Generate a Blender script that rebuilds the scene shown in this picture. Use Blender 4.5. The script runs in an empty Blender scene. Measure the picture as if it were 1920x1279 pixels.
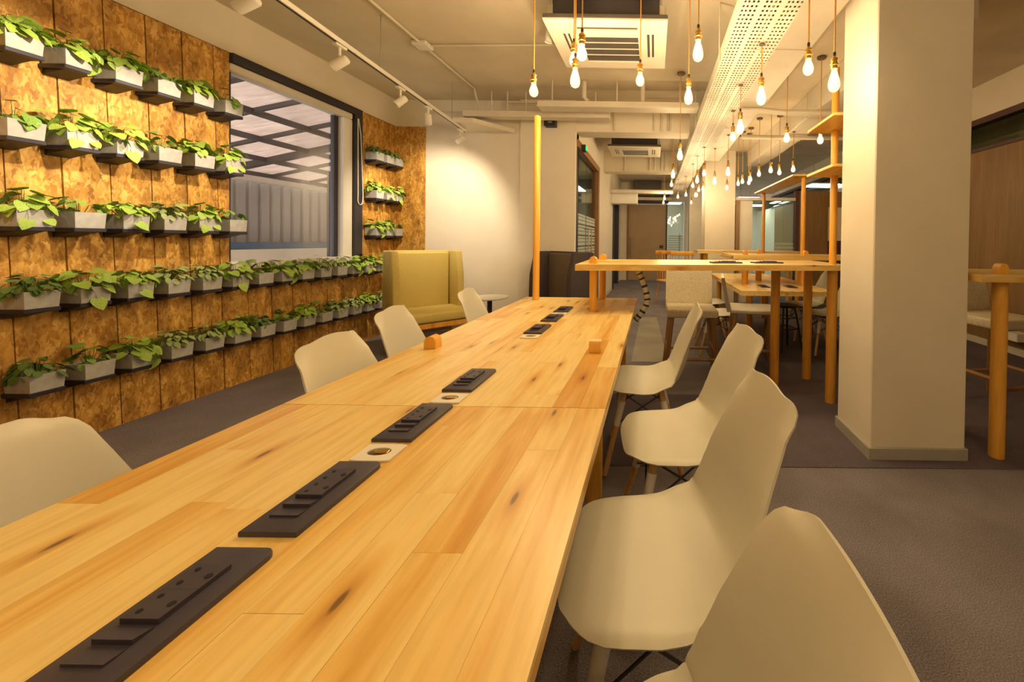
import bpy, bmesh, math, random
from mathutils import Vector, Matrix, Euler
random.seed(7)
PI = math.pi
S = bpy.context.scene
COL = S.collection

# ------------------------------------------------------------------ camera
cam_d = bpy.data.cameras.new('camera')
cam = bpy.data.objects.new('camera', cam_d)
COL.objects.link(cam)
S.camera = cam
F_PX, ROLL, PITCH = 740.0, 0.013, 0.012
cam_d.sensor_fit = 'HORIZONTAL'
cam_d.sensor_width = 36.0
cam_d.lens = F_PX / 1920 * 36.0
cam_d.shift_x = (960 - 1225.885) / 1920
cam_d.shift_y = (460.88 - 639.5) / 1920
cam_d.clip_start = 0.02
fw = Vector((0, math.cos(PITCH), -math.sin(PITCH)))
up0 = Vector((0, math.sin(PITCH), math.cos(PITCH)))
rt0 = Vector((1, 0, 0))
rt = math.cos(ROLL) * rt0 + math.sin(ROLL) * up0
up = math.cos(ROLL) * up0 - math.sin(ROLL) * rt0
cam.matrix_world = Matrix(((rt.x, up.x, -fw.x, 0), (rt.y, up.y, -fw.y, 0), (rt.z, up.z, -fw.z, 1.25), (0, 0, 0, 1)))

# ------------------------------------------------------------------ world, exposure
W = bpy.data.worlds.new('world')
S.world = W
W.use_nodes = True
W.node_tree.nodes['Background'].inputs[0].default_value = (0.76, 0.70, 0.68, 1)
W.node_tree.nodes['Background'].inputs[1].default_value = 4.3
S.view_settings.view_transform = 'Standard'
S.view_settings.look = 'None'
S.view_settings.exposure = 0.3
S.view_settings.gamma = 1.0
S.view_settings.use_curve_mapping = False
BULB_W = 10.0
BULB_COL = (1.0, 0.71, 0.36)
SPOT_W = 88.0
SPOT_COL = (1.0, 0.80, 0.55)
PANEL_E = 9.0
S.cycles.max_bounces = 7
S.cycles.diffuse_bounces = 4
S.cycles.glossy_bounces = 3
S.cycles.transmission_bounces = 4
S.cycles.transparent_max_bounces = 12
S.cycles.caustics_reflective = False
S.cycles.caustics_refractive = False
S.cycles.sample_clamp_indirect = 4.0
S.cycles.use_denoising = True

# ------------------------------------------------------------------ materials
def new_mat(name):
    m = bpy.data.materials.new(name)
    m.use_nodes = True
    nt = m.node_tree
    return m, nt, nt.nodes['Principled BSDF']

def N(nt, kind, **kw):
    n = nt.nodes.new(kind)
    for k, v in kw.items():
        if k in n.inputs:
            n.inputs[k].default_value = v
        else:
            setattr(n, k, v)
    return n

def ramp(nt, stops):
    r = nt.nodes.new('ShaderNodeValToRGB')
    e = r.color_ramp.elements
    while len(e) < len(stops):
        e.new(0.5)
    for el, (p, c) in zip(e, stops):
        el.position = p
        el.color = (*c, 1)
    return r

def coords(nt, scale=(1, 1, 1), rnd=0.0):
    tc = N(nt, 'ShaderNodeTexCoord')
    mp = N(nt, 'ShaderNodeMapping')
    mp.inputs['Scale'].default_value = scale
    nt.links.new(tc.outputs['Object'], mp.inputs['Vector'])
    if rnd:
        oi = N(nt, 'ShaderNodeObjectInfo')
        mu = N(nt, 'ShaderNodeMath', operation='MULTIPLY')
        mu.inputs[1].default_value = rnd
        nt.links.new(oi.outputs['Random'], mu.inputs[0])
        cb = N(nt, 'ShaderNodeCombineXYZ')
        for i in range(3):
            nt.links.new(mu.outputs[0], cb.inputs[i])
        nt.links.new(cb.outputs[0], mp.inputs['Location'])
        return mp, oi
    return mp, None

def plain(name, col, rough=0.6, noise=0.08, nscale=12.0, metal=0.0, bump=0.0, bscale=80.0, spec=0.5, coat=0.0):
    m, nt, b = new_mat(name)
    b.inputs['Roughness'].default_value = rough
    b.inputs['Metallic'].default_value = metal
    b.inputs['Specular IOR Level'].default_value = spec
    b.inputs['Coat Weight'].default_value = coat
    mp, _ = coords(nt)
    nz = N(nt, 'ShaderNodeTexNoise', Scale=nscale, Detail=3.0)
    nt.links.new(mp.outputs[0], nz.inputs['Vector'])
    lo = tuple(max(0, c * (1 - noise)) for c in col)
    hi = tuple(min(1, c * (1 + noise)) for c in col)
    r = ramp(nt, [(0.3, lo), (0.7, hi)])
    nt.links.new(nz.outputs['Fac'], r.inputs[0])
    nt.links.new(r.outputs[0], b.inputs['Base Color'])
    if bump:
        nb = N(nt, 'ShaderNodeTexNoise', Scale=bscale, Detail=2.0)
        nt.links.new(mp.outputs[0], nb.inputs['Vector'])
        bp = N(nt, 'ShaderNodeBump', Strength=bump, Distance=0.004)
        nt.links.new(nb.outputs['Fac'], bp.inputs['Height'])
        nt.links.new(bp.outputs[0], b.inputs['Normal'])
    return m

def wood(name, pale, mid, streak, axis='Y', rough=0.42, rnd=13.0, vary=0.35, knots=True):
    m, nt, b = new_mat(name)
    b.inputs['Roughness'].default_value = rough
    b.inputs['Coat Weight'].default_value = 0.12
    b.inputs['Coat Roughness'].default_value = 0.3
    long_, cross = 0.9, 10.0
    sc = {'X': (long_, cross, cross), 'Y': (cross, long_, cross), 'Z': (cross, cross, long_)}[axis]
    mp, oi = coords(nt, sc, rnd)
    n1 = N(nt, 'ShaderNodeTexNoise', Scale=1.0, Detail=4.0, Roughness=0.6, Distortion=0.6)
    nt.links.new(mp.outputs[0], n1.inputs['Vector'])
    r1 = ramp(nt, [(0.38, pale), (0.58, mid), (0.76, streak)])
    # shift the ramp per stave so that some staves are darker heartwood
    ad = N(nt, 'ShaderNodeMath', operation='MULTIPLY_ADD')
    pw = N(nt, 'ShaderNodeMath', operation='POWER')
    nt.links.new(oi.outputs['Random'], pw.inputs[0])
    pw.inputs[1].default_value = 2.2
    nt.links.new(pw.outputs[0], ad.inputs[0])
    ad.inputs[1].default_value = vary
    nt.links.new(n1.outputs['Fac'], ad.inputs[2])
    sb = N(nt, 'ShaderNodeMath', operation='SUBTRACT')
    nt.links.new(ad.outputs[0], sb.inputs[0])
    sb.inputs[1].default_value = vary * 0.28
    nt.links.new(sb.outputs[0], r1.inputs[0])
    # fine grain
    n2 = N(nt, 'ShaderNodeTexNoise', Scale=7.0, Detail=3.0)
    nt.links.new(mp.outputs[0], n2.inputs['Vector'])
    mx = N(nt, 'ShaderNodeMix', data_type='RGBA', blend_type='MULTIPLY')
    mx.inputs[0].default_value = 0.5
    r2 = ramp(nt, [(0.35, (0.80, 0.74, 0.62)), (0.6, (1, 1, 1))])
    nt.links.new(n2.outputs['Fac'], r2.inputs[0])
    nt.links.new(r1.outputs[0], mx.inputs[6])
    nt.links.new(r2.outputs[0], mx.inputs[7])
    out = mx.outputs[2]
    if knots:
        mk, _ = coords(nt, {'X': (1.7, 6.5, 6.5), 'Y': (6.5, 1.7, 6.5), 'Z': (9, 9, 2.6)}[axis], rnd)
        vo = N(nt, 'ShaderNodeTexVoronoi', voronoi_dimensions='2D', Scale=1.0)
        nt.links.new(mk.outputs[0], vo.inputs['Vector'])
        r3 = ramp(nt, [(0.022, (0.13, 0.05, 0.012)), (0.04, (0.66, 0.45, 0.25)), (0.10, (0.88, 0.72, 0.5)), (0.20, (1, 1, 1))])
        nt.links.new(vo.outputs['Distance'], r3.inputs[0])
        m2 = N(nt, 'ShaderNodeMix', data_type='RGBA', blend_type='MULTIPLY')
        m2.inputs[0].default_value = 0.85
        nt.links.new(out, m2.inputs[6])
        nt.links.new(r3.outputs[0], m2.inputs[7])
        out = m2.outputs[2]
    nt.links.new(out, b.inputs['Base Color'])
    return m

def osb_mat(name):
    m, nt, b = new_mat(name)
    b.inputs['Roughness'].default_value = 0.62
    mp, oi = coords(nt, (62, 62, 30), 17.0)
    nd = N(nt, 'ShaderNodeTexNoise', Scale=0.5, Detail=2.0)
    nt.links.new(mp.outputs[0], nd.inputs['Vector'])
    mixv = N(nt, 'ShaderNodeMix', data_type='VECTOR')
    mixv.inputs[0].default_value = 0.35
    nt.links.new(mp.outputs[0], mixv.inputs[4])
    sc = N(nt, 'ShaderNodeVectorMath', operation='SCALE')
    sc.inputs['Scale'].default_value = 4.3
    nt.links.new(nd.outputs['Color'], sc.inputs[0])
    av = N(nt, 'ShaderNodeVectorMath', operation='ADD')
    nt.links.new(mp.outputs[0], av.inputs[0])
    nt.links.new(sc.outputs[0], av.inputs[1])
    vo = N(nt, 'ShaderNodeTexVoronoi', Scale=1.0)
    nt.links.new(av.outputs[0], vo.inputs['Vector'])
    sep = N(nt, 'ShaderNodeSeparateColor')
    nt.links.new(vo.outputs['Color'], sep.inputs[0])
    r = ramp(nt, [(0.0, (0.40, 0.185, 0.022)), (0.3, (0.56, 0.285, 0.042)), (0.65, (0.67, 0.375, 0.075)), (1.0, (0.78, 0.50, 0.15))])
    nt.links.new(sep.outputs[0], r.inputs[0])
    # larger blotches of darker flakes
    n3 = N(nt, 'ShaderNodeTexNoise', Scale=0.16, Detail=4.0)
    nt.links.new(mp.outputs[0], n3.inputs['Vector'])
    r3 = ramp(nt, [(0.36, (0.46, 0.37, 0.24)), (0.60, (1, 0.98, 0.94))])
    nt.links.new(n3.outputs['Fac'], r3.inputs[0])
    mx = N(nt, 'ShaderNodeMix', data_type='RGBA', blend_type='MULTIPLY')
    mx.inputs[0].default_value = 0.8
    nt.links.new(r.outputs[0], mx.inputs[6])
    nt.links.new(r3.outputs[0], mx.inputs[7])
    nt.links.new(mx.outputs[2], b.inputs['Base Color'])
    bp = N(nt, 'ShaderNodeBump', Strength=0.35, Distance=0.002)
    nt.links.new(sep.outputs[1], bp.inputs['Height'])
    nt.links.new(bp.outputs[0], b.inputs['Normal'])
    return m

def carpet_mat(name, col, rows=False):
    m, nt, b = new_mat(name)
    b.inputs['Roughness'].default_value = 0.95
    b.inputs['Specular IOR Level'].default_value = 0.15
    mp, _ = coords(nt)
    n1 = N(nt, 'ShaderNodeTexNoise', Scale=230.0, Detail=2.0, Roughness=0.7)
    nt.links.new(mp.outputs[0], n1.inputs['Vector'])
    n2 = N(nt, 'ShaderNodeTexNoise', Scale=3.0, Detail=3.0)
    nt.links.new(mp.outputs[0], n2.inputs['Vector'])
    ad = N(nt, 'ShaderNodeMath', operation='MULTIPLY_ADD')
    nt.links.new(n2.outputs['Fac'], ad.inputs[0])
    ad.inputs[1].default_value = 0.25
    nt.links.new(n1.outputs['Fac'], ad.inputs[2])
    r = ramp(nt, [(0.42, tuple(c * 0.45 for c in col)), (0.62, col), (0.82, tuple(min(1, c * 1.6) for c in col))])
    nt.links.new(ad.outputs[0], r.inputs[0])
    nt.links.new(r.outputs[0], b.inputs['Base Color'])
    bp = N(nt, 'ShaderNodeBump', Strength=0.5, Distance=0.004)
    nt.links.new(n1.outputs['Fac'], bp.inputs['Height'])
    nt.links.new(bp.outputs[0], b.inputs['Normal'])
    return m

def emit(name, col, strength):
    m, nt, b = new_mat(name)
    nt.nodes.remove(b)
    e = N(nt, 'ShaderNodeEmission')
    e.inputs[0].default_value = (*col, 1)
    e.inputs[1].default_value = strength
    nt.links.new(e.outputs[0], nt.nodes['Material Output'].inputs[0])
    return m

def glow_glass(name, col, strength):
    m, nt, b = new_mat(name)
    nt.nodes.remove(b)
    e = N(nt, 'ShaderNodeEmission')
    e.inputs[0].default_value = (*col, 1)
    e.inputs[1].default_value = strength
    t = N(nt, 'ShaderNodeBsdfTransparent')
    a = N(nt, 'ShaderNodeAddShader')
    nt.links.new(e.outputs[0], a.inputs[0])
    nt.links.new(t.outputs[0], a.inputs[1])
    nt.links.new(a.outputs[0], nt.nodes['Material Output'].inputs[0])
    m.cycles.emission_sampling = 'NONE'
    return m

def glass_mat(name, tint=(0.93, 0.97, 0.95), refl=0.12, frost=0.0, fres=0.7):
    m, nt, b = new_mat(name)
    nt.nodes.remove(b)
    t = N(nt, 'ShaderNodeBsdfTransparent')
    t.inputs[0].default_value = (*tint, 1)
    g = N(nt, 'ShaderNodeBsdfGlossy', Roughness=0.03)
    lw = N(nt, 'ShaderNodeLayerWeight', Blend=0.25)
    mu = N(nt, 'ShaderNodeMath', operation='MULTIPLY_ADD')
    nt.links.new(lw.outputs['Fresnel'], mu.inputs[0])
    mu.inputs[1].default_value = fres
    mu.inputs[2].default_value = refl * 0.3
    mx = N(nt, 'ShaderNodeMixShader')
    nt.links.new(mu.outputs[0], mx.inputs[0])
    nt.links.new(t.outputs[0], mx.inputs[1])
    nt.links.new(g.outputs[0], mx.inputs[2])
    last = mx.outputs[0]
    if frost:
        d = N(nt, 'ShaderNodeBsdfDiffuse')
        d.inputs[0].default_value = (0.72, 0.80, 0.76, 1)
        m2 = N(nt, 'ShaderNodeMixShader')
        m2.inputs[0].default_value = frost
        nt.links.new(last, m2.inputs[1])
        nt.links.new(d.outputs[0], m2.inputs[2])
        last = m2.outputs[0]
    nt.links.new(last, nt.nodes['Material Output'].inputs[0])
    return m

def translucent(name, col):
    m, nt, b = new_mat(name)
    nt.nodes.remove(b)
    mp, _ = coords(nt, (2, 9, 2))
    nz = N(nt, 'ShaderNodeTexNoise', Scale=2.0, Detail=4.0)
    nt.links.new(mp.outputs[0], nz.inputs['Vector'])
    r = ramp(nt, [(0.3, tuple(c * 0.8 for c in col)), (0.7, col)])
    nt.links.new(nz.outputs['Fac'], r.inputs[0])
    t = N(nt, 'ShaderNodeBsdfTranslucent')
    d = N(nt, 'ShaderNodeBsdfDiffuse')
    mx = N(nt, 'ShaderNodeMixShader')
    mx.inputs[0].default_value = 0.35
    for sh in (t, d):
        nt.links.new(r.outputs[0], sh.inputs[0])
    nt.links.new(t.outputs[0], mx.inputs[1])
    nt.links.new(d.outputs[0], mx.inputs[2])
    nt.links.new(mx.outputs[0], nt.nodes['Material Output'].inputs[0])
    return m

def leaf_mat(name, a, bcol, edge=None):
    m, nt, b = new_mat(name)
    b.inputs['Roughness'].default_value = 0.6
    b.inputs['Subsurface Weight'].default_value = 0.0
    mp, oi = coords(nt, (1, 1, 1), 5.0)
    nz = N(nt, 'ShaderNodeTexNoise', Scale=55.0 if edge else 18.0, Detail=2.0)
    nt.links.new(mp.outputs[0], nz.inputs['Vector'])
    r = ramp(nt, [(0.38, a), (0.52, bcol)] + ([(0.60, edge)] if edge else []))
    nt.links.new(nz.outputs['Fac'], r.inputs[0])
    nt.links.new(r.outputs[0], b.inputs['Base Color'])
    return m

M = {}
M['wall'] = plain('cream_paint', (0.80, 0.74, 0.62), 0.75, 0.03, 3.0)
M['white'] = plain('white_paint', (0.80, 0.78, 0.72), 0.55, 0.03, 4.0)
M['skirting'] = plain('grey_skirting', (0.40, 0.39, 0.36), 0.5, 0.05)
M['ceil'] = plain('painted_concrete', (0.67, 0.60, 0.47), 0.85, 0.07, 2.2, bump=0.15, bscale=14)
M['duct'] = plain('painted_duct_metal', (0.68, 0.63, 0.53), 0.5, 0.05, 5.0)
M['brown_ceiling'] = plain('unlit_soffit', (0.30, 0.23, 0.17), 0.85, 0.08, 2.0)  # tone of the unlit ceiling put into the colour
M['pine'] = wood('pine_staves', (0.86, 0.66, 0.27), (0.82, 0.56, 0.18), (0.68, 0.36, 0.06), 'Y', rough=0.34)
M['pine_x'] = wood('pine_boards', (0.85, 0.63, 0.24), (0.80, 0.52, 0.15), (0.66, 0.35, 0.06), 'X', rough=0.36)
M['post'] = wood('round_pine_posts', (0.86, 0.46, 0.075), (0.80, 0.39, 0.05), (0.60, 0.26, 0.03), 'Z', rnd=7, knots=False)
M['dark_wood'] = wood('stained_stool_wood', (0.36, 0.20, 0.075), (0.30, 0.155, 0.05), (0.18, 0.085, 0.03), 'Z', rnd=7, knots=False)
M['beech'] = wood('beech_dowels', (0.70, 0.46, 0.19), (0.64, 0.38, 0.13), (0.50, 0.27, 0.08), 'Z', rnd=7, knots=False)
M['osb'] = osb_mat('oriented_strand_board')
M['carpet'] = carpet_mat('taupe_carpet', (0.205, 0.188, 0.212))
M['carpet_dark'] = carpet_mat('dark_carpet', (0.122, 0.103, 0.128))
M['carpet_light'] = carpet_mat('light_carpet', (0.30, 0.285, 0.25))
M['chair'] = plain('white_polypropylene', (0.62, 0.60, 0.50), 0.40, 0.02, 3.0, spec=0.4)
M['sleeve'] = plain('white_plastic_sleeve', (0.78, 0.74, 0.66), 0.4, 0.02)
M['wire'] = plain('black_steel', (0.018, 0.016, 0.026), 0.4, 0.1)
M['plate'] = plain('anthracite_plastic', (0.050, 0.043, 0.066), 0.42, 0.06, 30)
M['hole'] = plain('socket_black', (0.006, 0.005, 0.008), 0.6, 0.1)
M['tray'] = plain('navy_metal', (0.022, 0.020, 0.036), 0.5, 0.1)
M['concrete'] = plain('cast_concrete', (0.44, 0.44, 0.43), 0.85, 0.12, 26, bump=0.2, bscale=60)
M['soil'] = plain('potting_soil', (0.05, 0.033, 0.02), 0.95, 0.3, 90, bump=0.8, bscale=90)
M['green_fabric'] = plain('olive_wool', (0.60, 0.48, 0.15), 0.9, 0.10, 120, bump=0.25, bscale=300, spec=0.2)
M['grey_fabric'] = plain('charcoal_wool', (0.072, 0.058, 0.060), 0.9, 0.12, 120, bump=0.25, bscale=300, spec=0.2)
M['lit_grey_fabric'] = plain('lit_charcoal_wool', (0.16, 0.12, 0.085), 0.9, 0.10, 120, bump=0.2, bscale=300, spec=0.2)  # lit inner back of the charcoal booth put into a lighter colour
M['frame_dark'] = plain('navy_window_frame', (0.028, 0.025, 0.036), 0.45, 0.1)
M['maroon'] = plain('maroon_frame', (0.10, 0.045, 0.045), 0.5, 0.1)
M['brown_frame'] = plain('brown_timber_frame', (0.30, 0.145, 0.055), 0.5, 0.1)
M['brown_panel'] = wood('brown_laminate', (0.32, 0.20, 0.085), (0.29, 0.175, 0.07), (0.24, 0.14, 0.05), 'Z', rough=0.55, rnd=3, knots=False)
M['tan_panel'] = plain('tan_laminate_door', (0.46, 0.32, 0.18), 0.5, 0.05, 3)
M['brass'] = plain('brass', (0.62, 0.38, 0.09), 0.32, 0.1, 20, metal=0.9)
M['cord'] = plain('amber_fabric_cord', (0.60, 0.30, 0.05), 0.8, 0.1, 60)
M['rose'] = plain('ceiling_rose_bronze', (0.12, 0.08, 0.045), 0.5, 0.1)
M['ac_white'] = plain('off_white_plastic', (0.76, 0.71, 0.60), 0.45, 0.02)
M['ac_dark'] = plain('dark_louvre', (0.09, 0.075, 0.07), 0.5, 0.1)
M['ac_body'] = plain('dark_metal_body', (0.035, 0.03, 0.04), 0.4, 0.2, 4, metal=0.3)  # dark metallic colour of the cassette body
M['steel'] = plain('brushed_steel', (0.5, 0.47, 0.42), 0.35, 0.1, metal=0.8)
M['fence'] = plain('grey_corrugated_steel', (0.38, 0.35, 0.325), 0.6, 0.06, 2)
M['pergola'] = plain('dark_painted_steel', (0.06, 0.055, 0.065), 0.5, 0.1)
M['roof_sheet'] = translucent('translucent_roof_sheet', (0.72, 0.64, 0.585))
M['blue'] = plain('blue_sheet', (0.03, 0.10, 0.19), 0.5, 0.2, 6)
M['weave'] = plain('cream_woven_fabric', (0.66, 0.60, 0.45), 0.9, 0.13, 70, bump=0.6, bscale=160, spec=0.2)
M['glass'] = glass_mat('clear_glass')
M['window_glass'] = glass_mat('window_glass', (0.96, 0.96, 0.96), 0.06, 0.0, 0.3)
M['green_glass'] = glass_mat('greenish_glass', (0.78, 0.88, 0.82), 0.2)
M['frost'] = glass_mat('frosted_glass', (0.85, 0.92, 0.88), 0.1, 0.55)
M['bulb'] = glow_glass('lit_bulb_glass', (1.0, 0.86, 0.60), 0.5)
M['filament'] = emit('glowing_filament', (1.0, 0.84, 0.58), 60.0)
M['spot_lens'] = emit('lit_spot_lens', (1.0, 0.88, 0.70), 14.0)
M['led_panel'] = emit('led_ceiling_panel', (1.0, 0.95, 0.86), PANEL_E)
M['exit_green'] = emit('green_reflection_glow', (0.02, 0.75, 0.16), 1.6)  # glow standing in for a reflected exit light
M['leaf_bright'] = leaf_mat('bright_pothos_leaf', (0.20, 0.36, 0.03), (0.38, 0.54, 0.09))
M['leaf_mid'] = leaf_mat('mid_green_leaf', (0.12, 0.26, 0.03), (0.24, 0.40, 0.07))
M['leaf_pale'] = leaf_mat('variegated_leaf', (0.15, 0.27, 0.05), (0.30, 0.42, 0.12), (0.62, 0.64, 0.36))
M['leaf_dark'] = leaf_mat('dark_green_leaf', (0.06, 0.14, 0.03), (0.13, 0.23, 0.05))
M['stem'] = plain('green_stem', (0.13, 0.20, 0.04), 0.6, 0.1)
for k in ('filament', 'spot_lens', 'exit_green'):
    M[k].cycles.emission_sampling = 'NONE'

# ------------------------------------------------------------------ mesh helpers
class MB:
    """collects shapes into one bmesh, build() links it as one object"""
    def __init__(self):
        self.bm = bmesh.new()
    def box(self, x0, x1, y0, y1, z0, z1, bevel=0.0, seg=1, mat=None):
        vs = [self.bm.verts.new((x, y, z)) for x in (x0, x1) for y in (y0, y1) for z in (z0, z1)]
        fs = [self.bm.faces.new([vs[i] for i in q]) for q in ((0, 1, 3, 2), (4, 6, 7, 5), (0, 4, 5, 1), (2, 3, 7, 6), (0, 2, 6, 4), (1, 5, 7, 3))]
        if bevel:
            es = list({e for f in fs for e in f.edges})
            r = bmesh.ops.bevel(self.bm, geom=es, offset=bevel, segments=seg, profile=0.5, affect='EDGES')
            vs = list({v for f in r['faces'] for v in f.verts} | {v for v in vs if v.is_valid})
        if mat is not None:
            bmesh.ops.transform(self.bm, matrix=mat, verts=[v for v in vs if v.is_valid])
        return self
    def prism(self, pts, z0, z1):
        """polygon pts (x, y) extruded from z0 to z1"""
        a = [self.bm.verts.new((x, y, z0)) for x, y in pts]
        b = [self.bm.verts.new((x, y, z1)) for x, y in pts]
        n = len(pts)
        self.bm.faces.new(a[::-1]); self.bm.faces.new(b)
        for i in range(n):
            self.bm.faces.new((a[i], a[(i + 1) % n], b[(i + 1) % n], b[i]))
        return self
    def prism_axis(self, pts, c0, c1, axis):
        """polygon in the plane across axis, extruded along it. X: pts=(y,z); Y: pts=(x,z)"""
        def P(u, v, c):
            return (c, u, v) if axis == 'X' else (u, c, v)
        a = [self.bm.verts.new(P(u, v, c0)) for u, v in pts]
        b = [self.bm.verts.new(P(u, v, c1)) for u, v in pts]
        n = len(pts)
        self.bm.faces.new(a[::-1]); self.bm.faces.new(b)
        for i in range(n):
            self.bm.faces.new((a[i], a[(i + 1) % n], b[(i + 1) % n], b[i]))
        return self
    def tube(self, pts, r, n=8, r1=None, closed=False):
        pts = [Vector(p) for p in pts]
        rings = []
        m = len(pts)
        ref = None
        for i, p in enumerate(pts):
            if closed:
                d = pts[(i + 1) % m] - pts[i - 1]
            else:
                d = pts[min(i + 1, m - 1)] - pts[max(i - 1, 0)]
            d.normalize()
            if ref is None:
                ref = Vector((0, 0, 1)) if abs(d.z) < 0.9 else Vector((1, 0, 0))
            u = d.cross(ref).normalized()
            v = u.cross(d).normalized()
            ref = v
            rr = r if r1 is None else r + (r1 - r) * i / (m - 1)
            rings.append([self.bm.verts.new(p + rr * (math.cos(2 * PI * k / n) * u + math.sin(2 * PI * k / n) * v)) for k in range(n)])
        for i in range(m if closed else m - 1):
            a, b = rings[i], rings[(i + 1) % m]
            for k in range(n):
                self.bm.faces.new((a[k], a[(k + 1) % n], b[(k + 1) % n], b[k]))
        if not closed:
            self.bm.faces.new(rings[0][::-1]); self.bm.faces.new(rings[-1])
        return self
    def lathe(self, prof, n=16, cx=0, cy=0):
        """profile of (radius, z) from bottom to top"""
        rings = []
        for r, z in prof:
            if r < 1e-5:
                rings.append([self.bm.verts.new((cx, cy, z))])
            else:
                rings.append([self.bm.verts.new((cx + r * math.cos(2 * PI * k / n), cy + r * math.sin(2 * PI * k / n), z)) for k in range(n)])
        for a, b in zip(rings, rings[1:]):
            if len(a) == 1 and len(b) > 1:
                for k in range(n): self.bm.faces.new((a[0], b[(k + 1) % n], b[k]))
            elif len(b) == 1 and len(a) > 1:
                for k in range(n): self.bm.faces.new((a[k], a[(k + 1) % n], b[0]))
            elif len(a) > 1:
                for k in range(n): self.bm.faces.new((a[k], a[(k + 1) % n], b[(k + 1) % n], b[k]))
        if len(rings[0]) > 1: self.bm.faces.new(rings[0][::-1])
        if len(rings[-1]) > 1: self.bm.faces.new(rings[-1])
        return self
    def cyl(self, x, y, z0, z1, r, n=16, chamfer=0.0):
        if chamfer:
            return self.lathe([(r, z0), (r, z1 - chamfer), (r - chamfer * 0.45, z1 - chamfer * 0.3), (r - chamfer, z1)], n, x, y)
        return self.lathe([(r, z0), (r, z1)], n, x, y)
    def mesh(self, name, mat, smooth=35):
        bmesh.ops.recalc_face_normals(self.bm, faces=self.bm.faces[:])
        me = bpy.data.meshes.new(name)
        self.bm.to_mesh(me)
        self.bm.free()
        if mat is not None:
            me.materials.append(mat)
        if smooth:
            me.shade_smooth()
            me.set_sharp_from_angle(angle=math.radians(smooth))
        return me
    def build(self, name, mat, parent=None, smooth=35):
        return place(self.mesh(name, mat, smooth), name, parent)

def place(me, name, parent=None, loc=(0, 0, 0), rot=(0, 0, 0), scale=(1, 1, 1)):
    o = bpy.data.objects.new(name, me)
    COL.objects.link(o)
    o.location = loc; o.rotation_euler = rot; o.scale = scale
    if parent is not None:
        o.parent = parent
    return o

def tag(o, label=None, cat=None, group=None, kind=None):
    if label: o['label'] = label
    if cat: o['category'] = cat
    if group: o['group'] = group
    if kind: o['kind'] = kind
    return o

def thing(name, label, cat, loc=(0, 0, 0), rz=0.0, group=None):
    o = bpy.data.objects.new(name, None)
    COL.objects.link(o)
    o.location = loc
    o.rotation_euler = (0, 0, rz)
    o.empty_display_size = 0.05
    return tag(o, label, cat, group)

def copy_tree(o, parent=None):
    c = o.copy()
    COL.objects.link(c)
    if parent is not None:
        c.parent = parent
    for ch in list(o.children):
        copy_tree(ch, c)
    return c

def struct(name, mb, mat, label=None, cat=None):
    o = mb.build(name, M[mat])
    o['kind'] = 'structure'
    if label: o['label'] = label
    if cat: o['category'] = cat
    return o

ORD = ['nearest', 'second nearest', 'third nearest', 'fourth nearest', 'fifth nearest', 'sixth nearest', 'seventh nearest', 'eighth nearest', 'ninth nearest',
       'tenth nearest', 'eleventh nearest', 'twelfth nearest', 'thirteenth nearest', 'fourteenth nearest', 'fifteenth nearest', 'sixteenth nearest', 'seventeenth nearest']

# ------------------------------------------------------------------ room shell
XL, XR, YB, YF, ZC = -3.48, 4.17, -3.0, 16.0, 3.1
Y1 = 5.30                                  # far wall of the seating area
fl = struct('floor', MB().box(XL - 0.2, XR + 1.6, YB - 0.2, YF + 0.2, -0.10, 0.0), 'carpet', 'taupe carpeted floor of the office', 'floor')
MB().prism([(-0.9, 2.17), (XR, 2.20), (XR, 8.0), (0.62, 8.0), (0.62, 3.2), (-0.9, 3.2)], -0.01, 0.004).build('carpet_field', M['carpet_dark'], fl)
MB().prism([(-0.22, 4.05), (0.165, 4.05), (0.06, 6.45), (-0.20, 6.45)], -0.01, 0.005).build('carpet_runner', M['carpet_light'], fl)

# left wall with the window opening, strand board cladding board by board
WY0, WY1, WZ0, WZ1 = 3.235, 4.67, 1.0, 2.74
wl = struct('wall_left', MB().box(XL - 0.2, XL - 0.02, YB, WY0, 0, ZC + 0.2).box(XL - 0.2, XL - 0.02, WY1, Y1 + 0.2, 0, ZC + 0.2)
            .box(XL - 0.2, XL - 0.02, WY0, WY1, 0, WZ0).box(XL - 0.2, XL - 0.02, WY0, WY1, WZ1, ZC + 0.2)
            .box(XL - 0.02, XL + 0.0, YB, Y1, WZ1 + 0.005, ZC), 'wall', 'cream wall above strand board cladding', 'wall')
BP = 0.207
def lean(z):
    return 0.075 - 0.032 * z
def osb_board(y0, y1, z0, z1, cut0=None, cut1=None):
    g = 0.0035
    a, b = y0 + g, y1 - g
    p = [(a + lean(z0), z0), (b + lean(z0), z0), (b + lean(z1), z1), (a + lean(z1), z1)]
    if cut0 is not None: p = [(max(y, cut0), z) for y, z in p]
    if cut1 is not None: p = [(min(y, cut1), z) for y, z in p]
    if p[1][0] - p[0][0] < 0.004 and p[2][0] - p[3][0] < 0.004: return
    dx = random.uniform(-0.002, 0.002)
    MB().prism_axis(p, XL - 0.019, XL + dx, 'X').build('osb_board', M['osb'], wl, smooth=0)
k0 = -14
y = 0.022 + BP * 2
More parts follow.
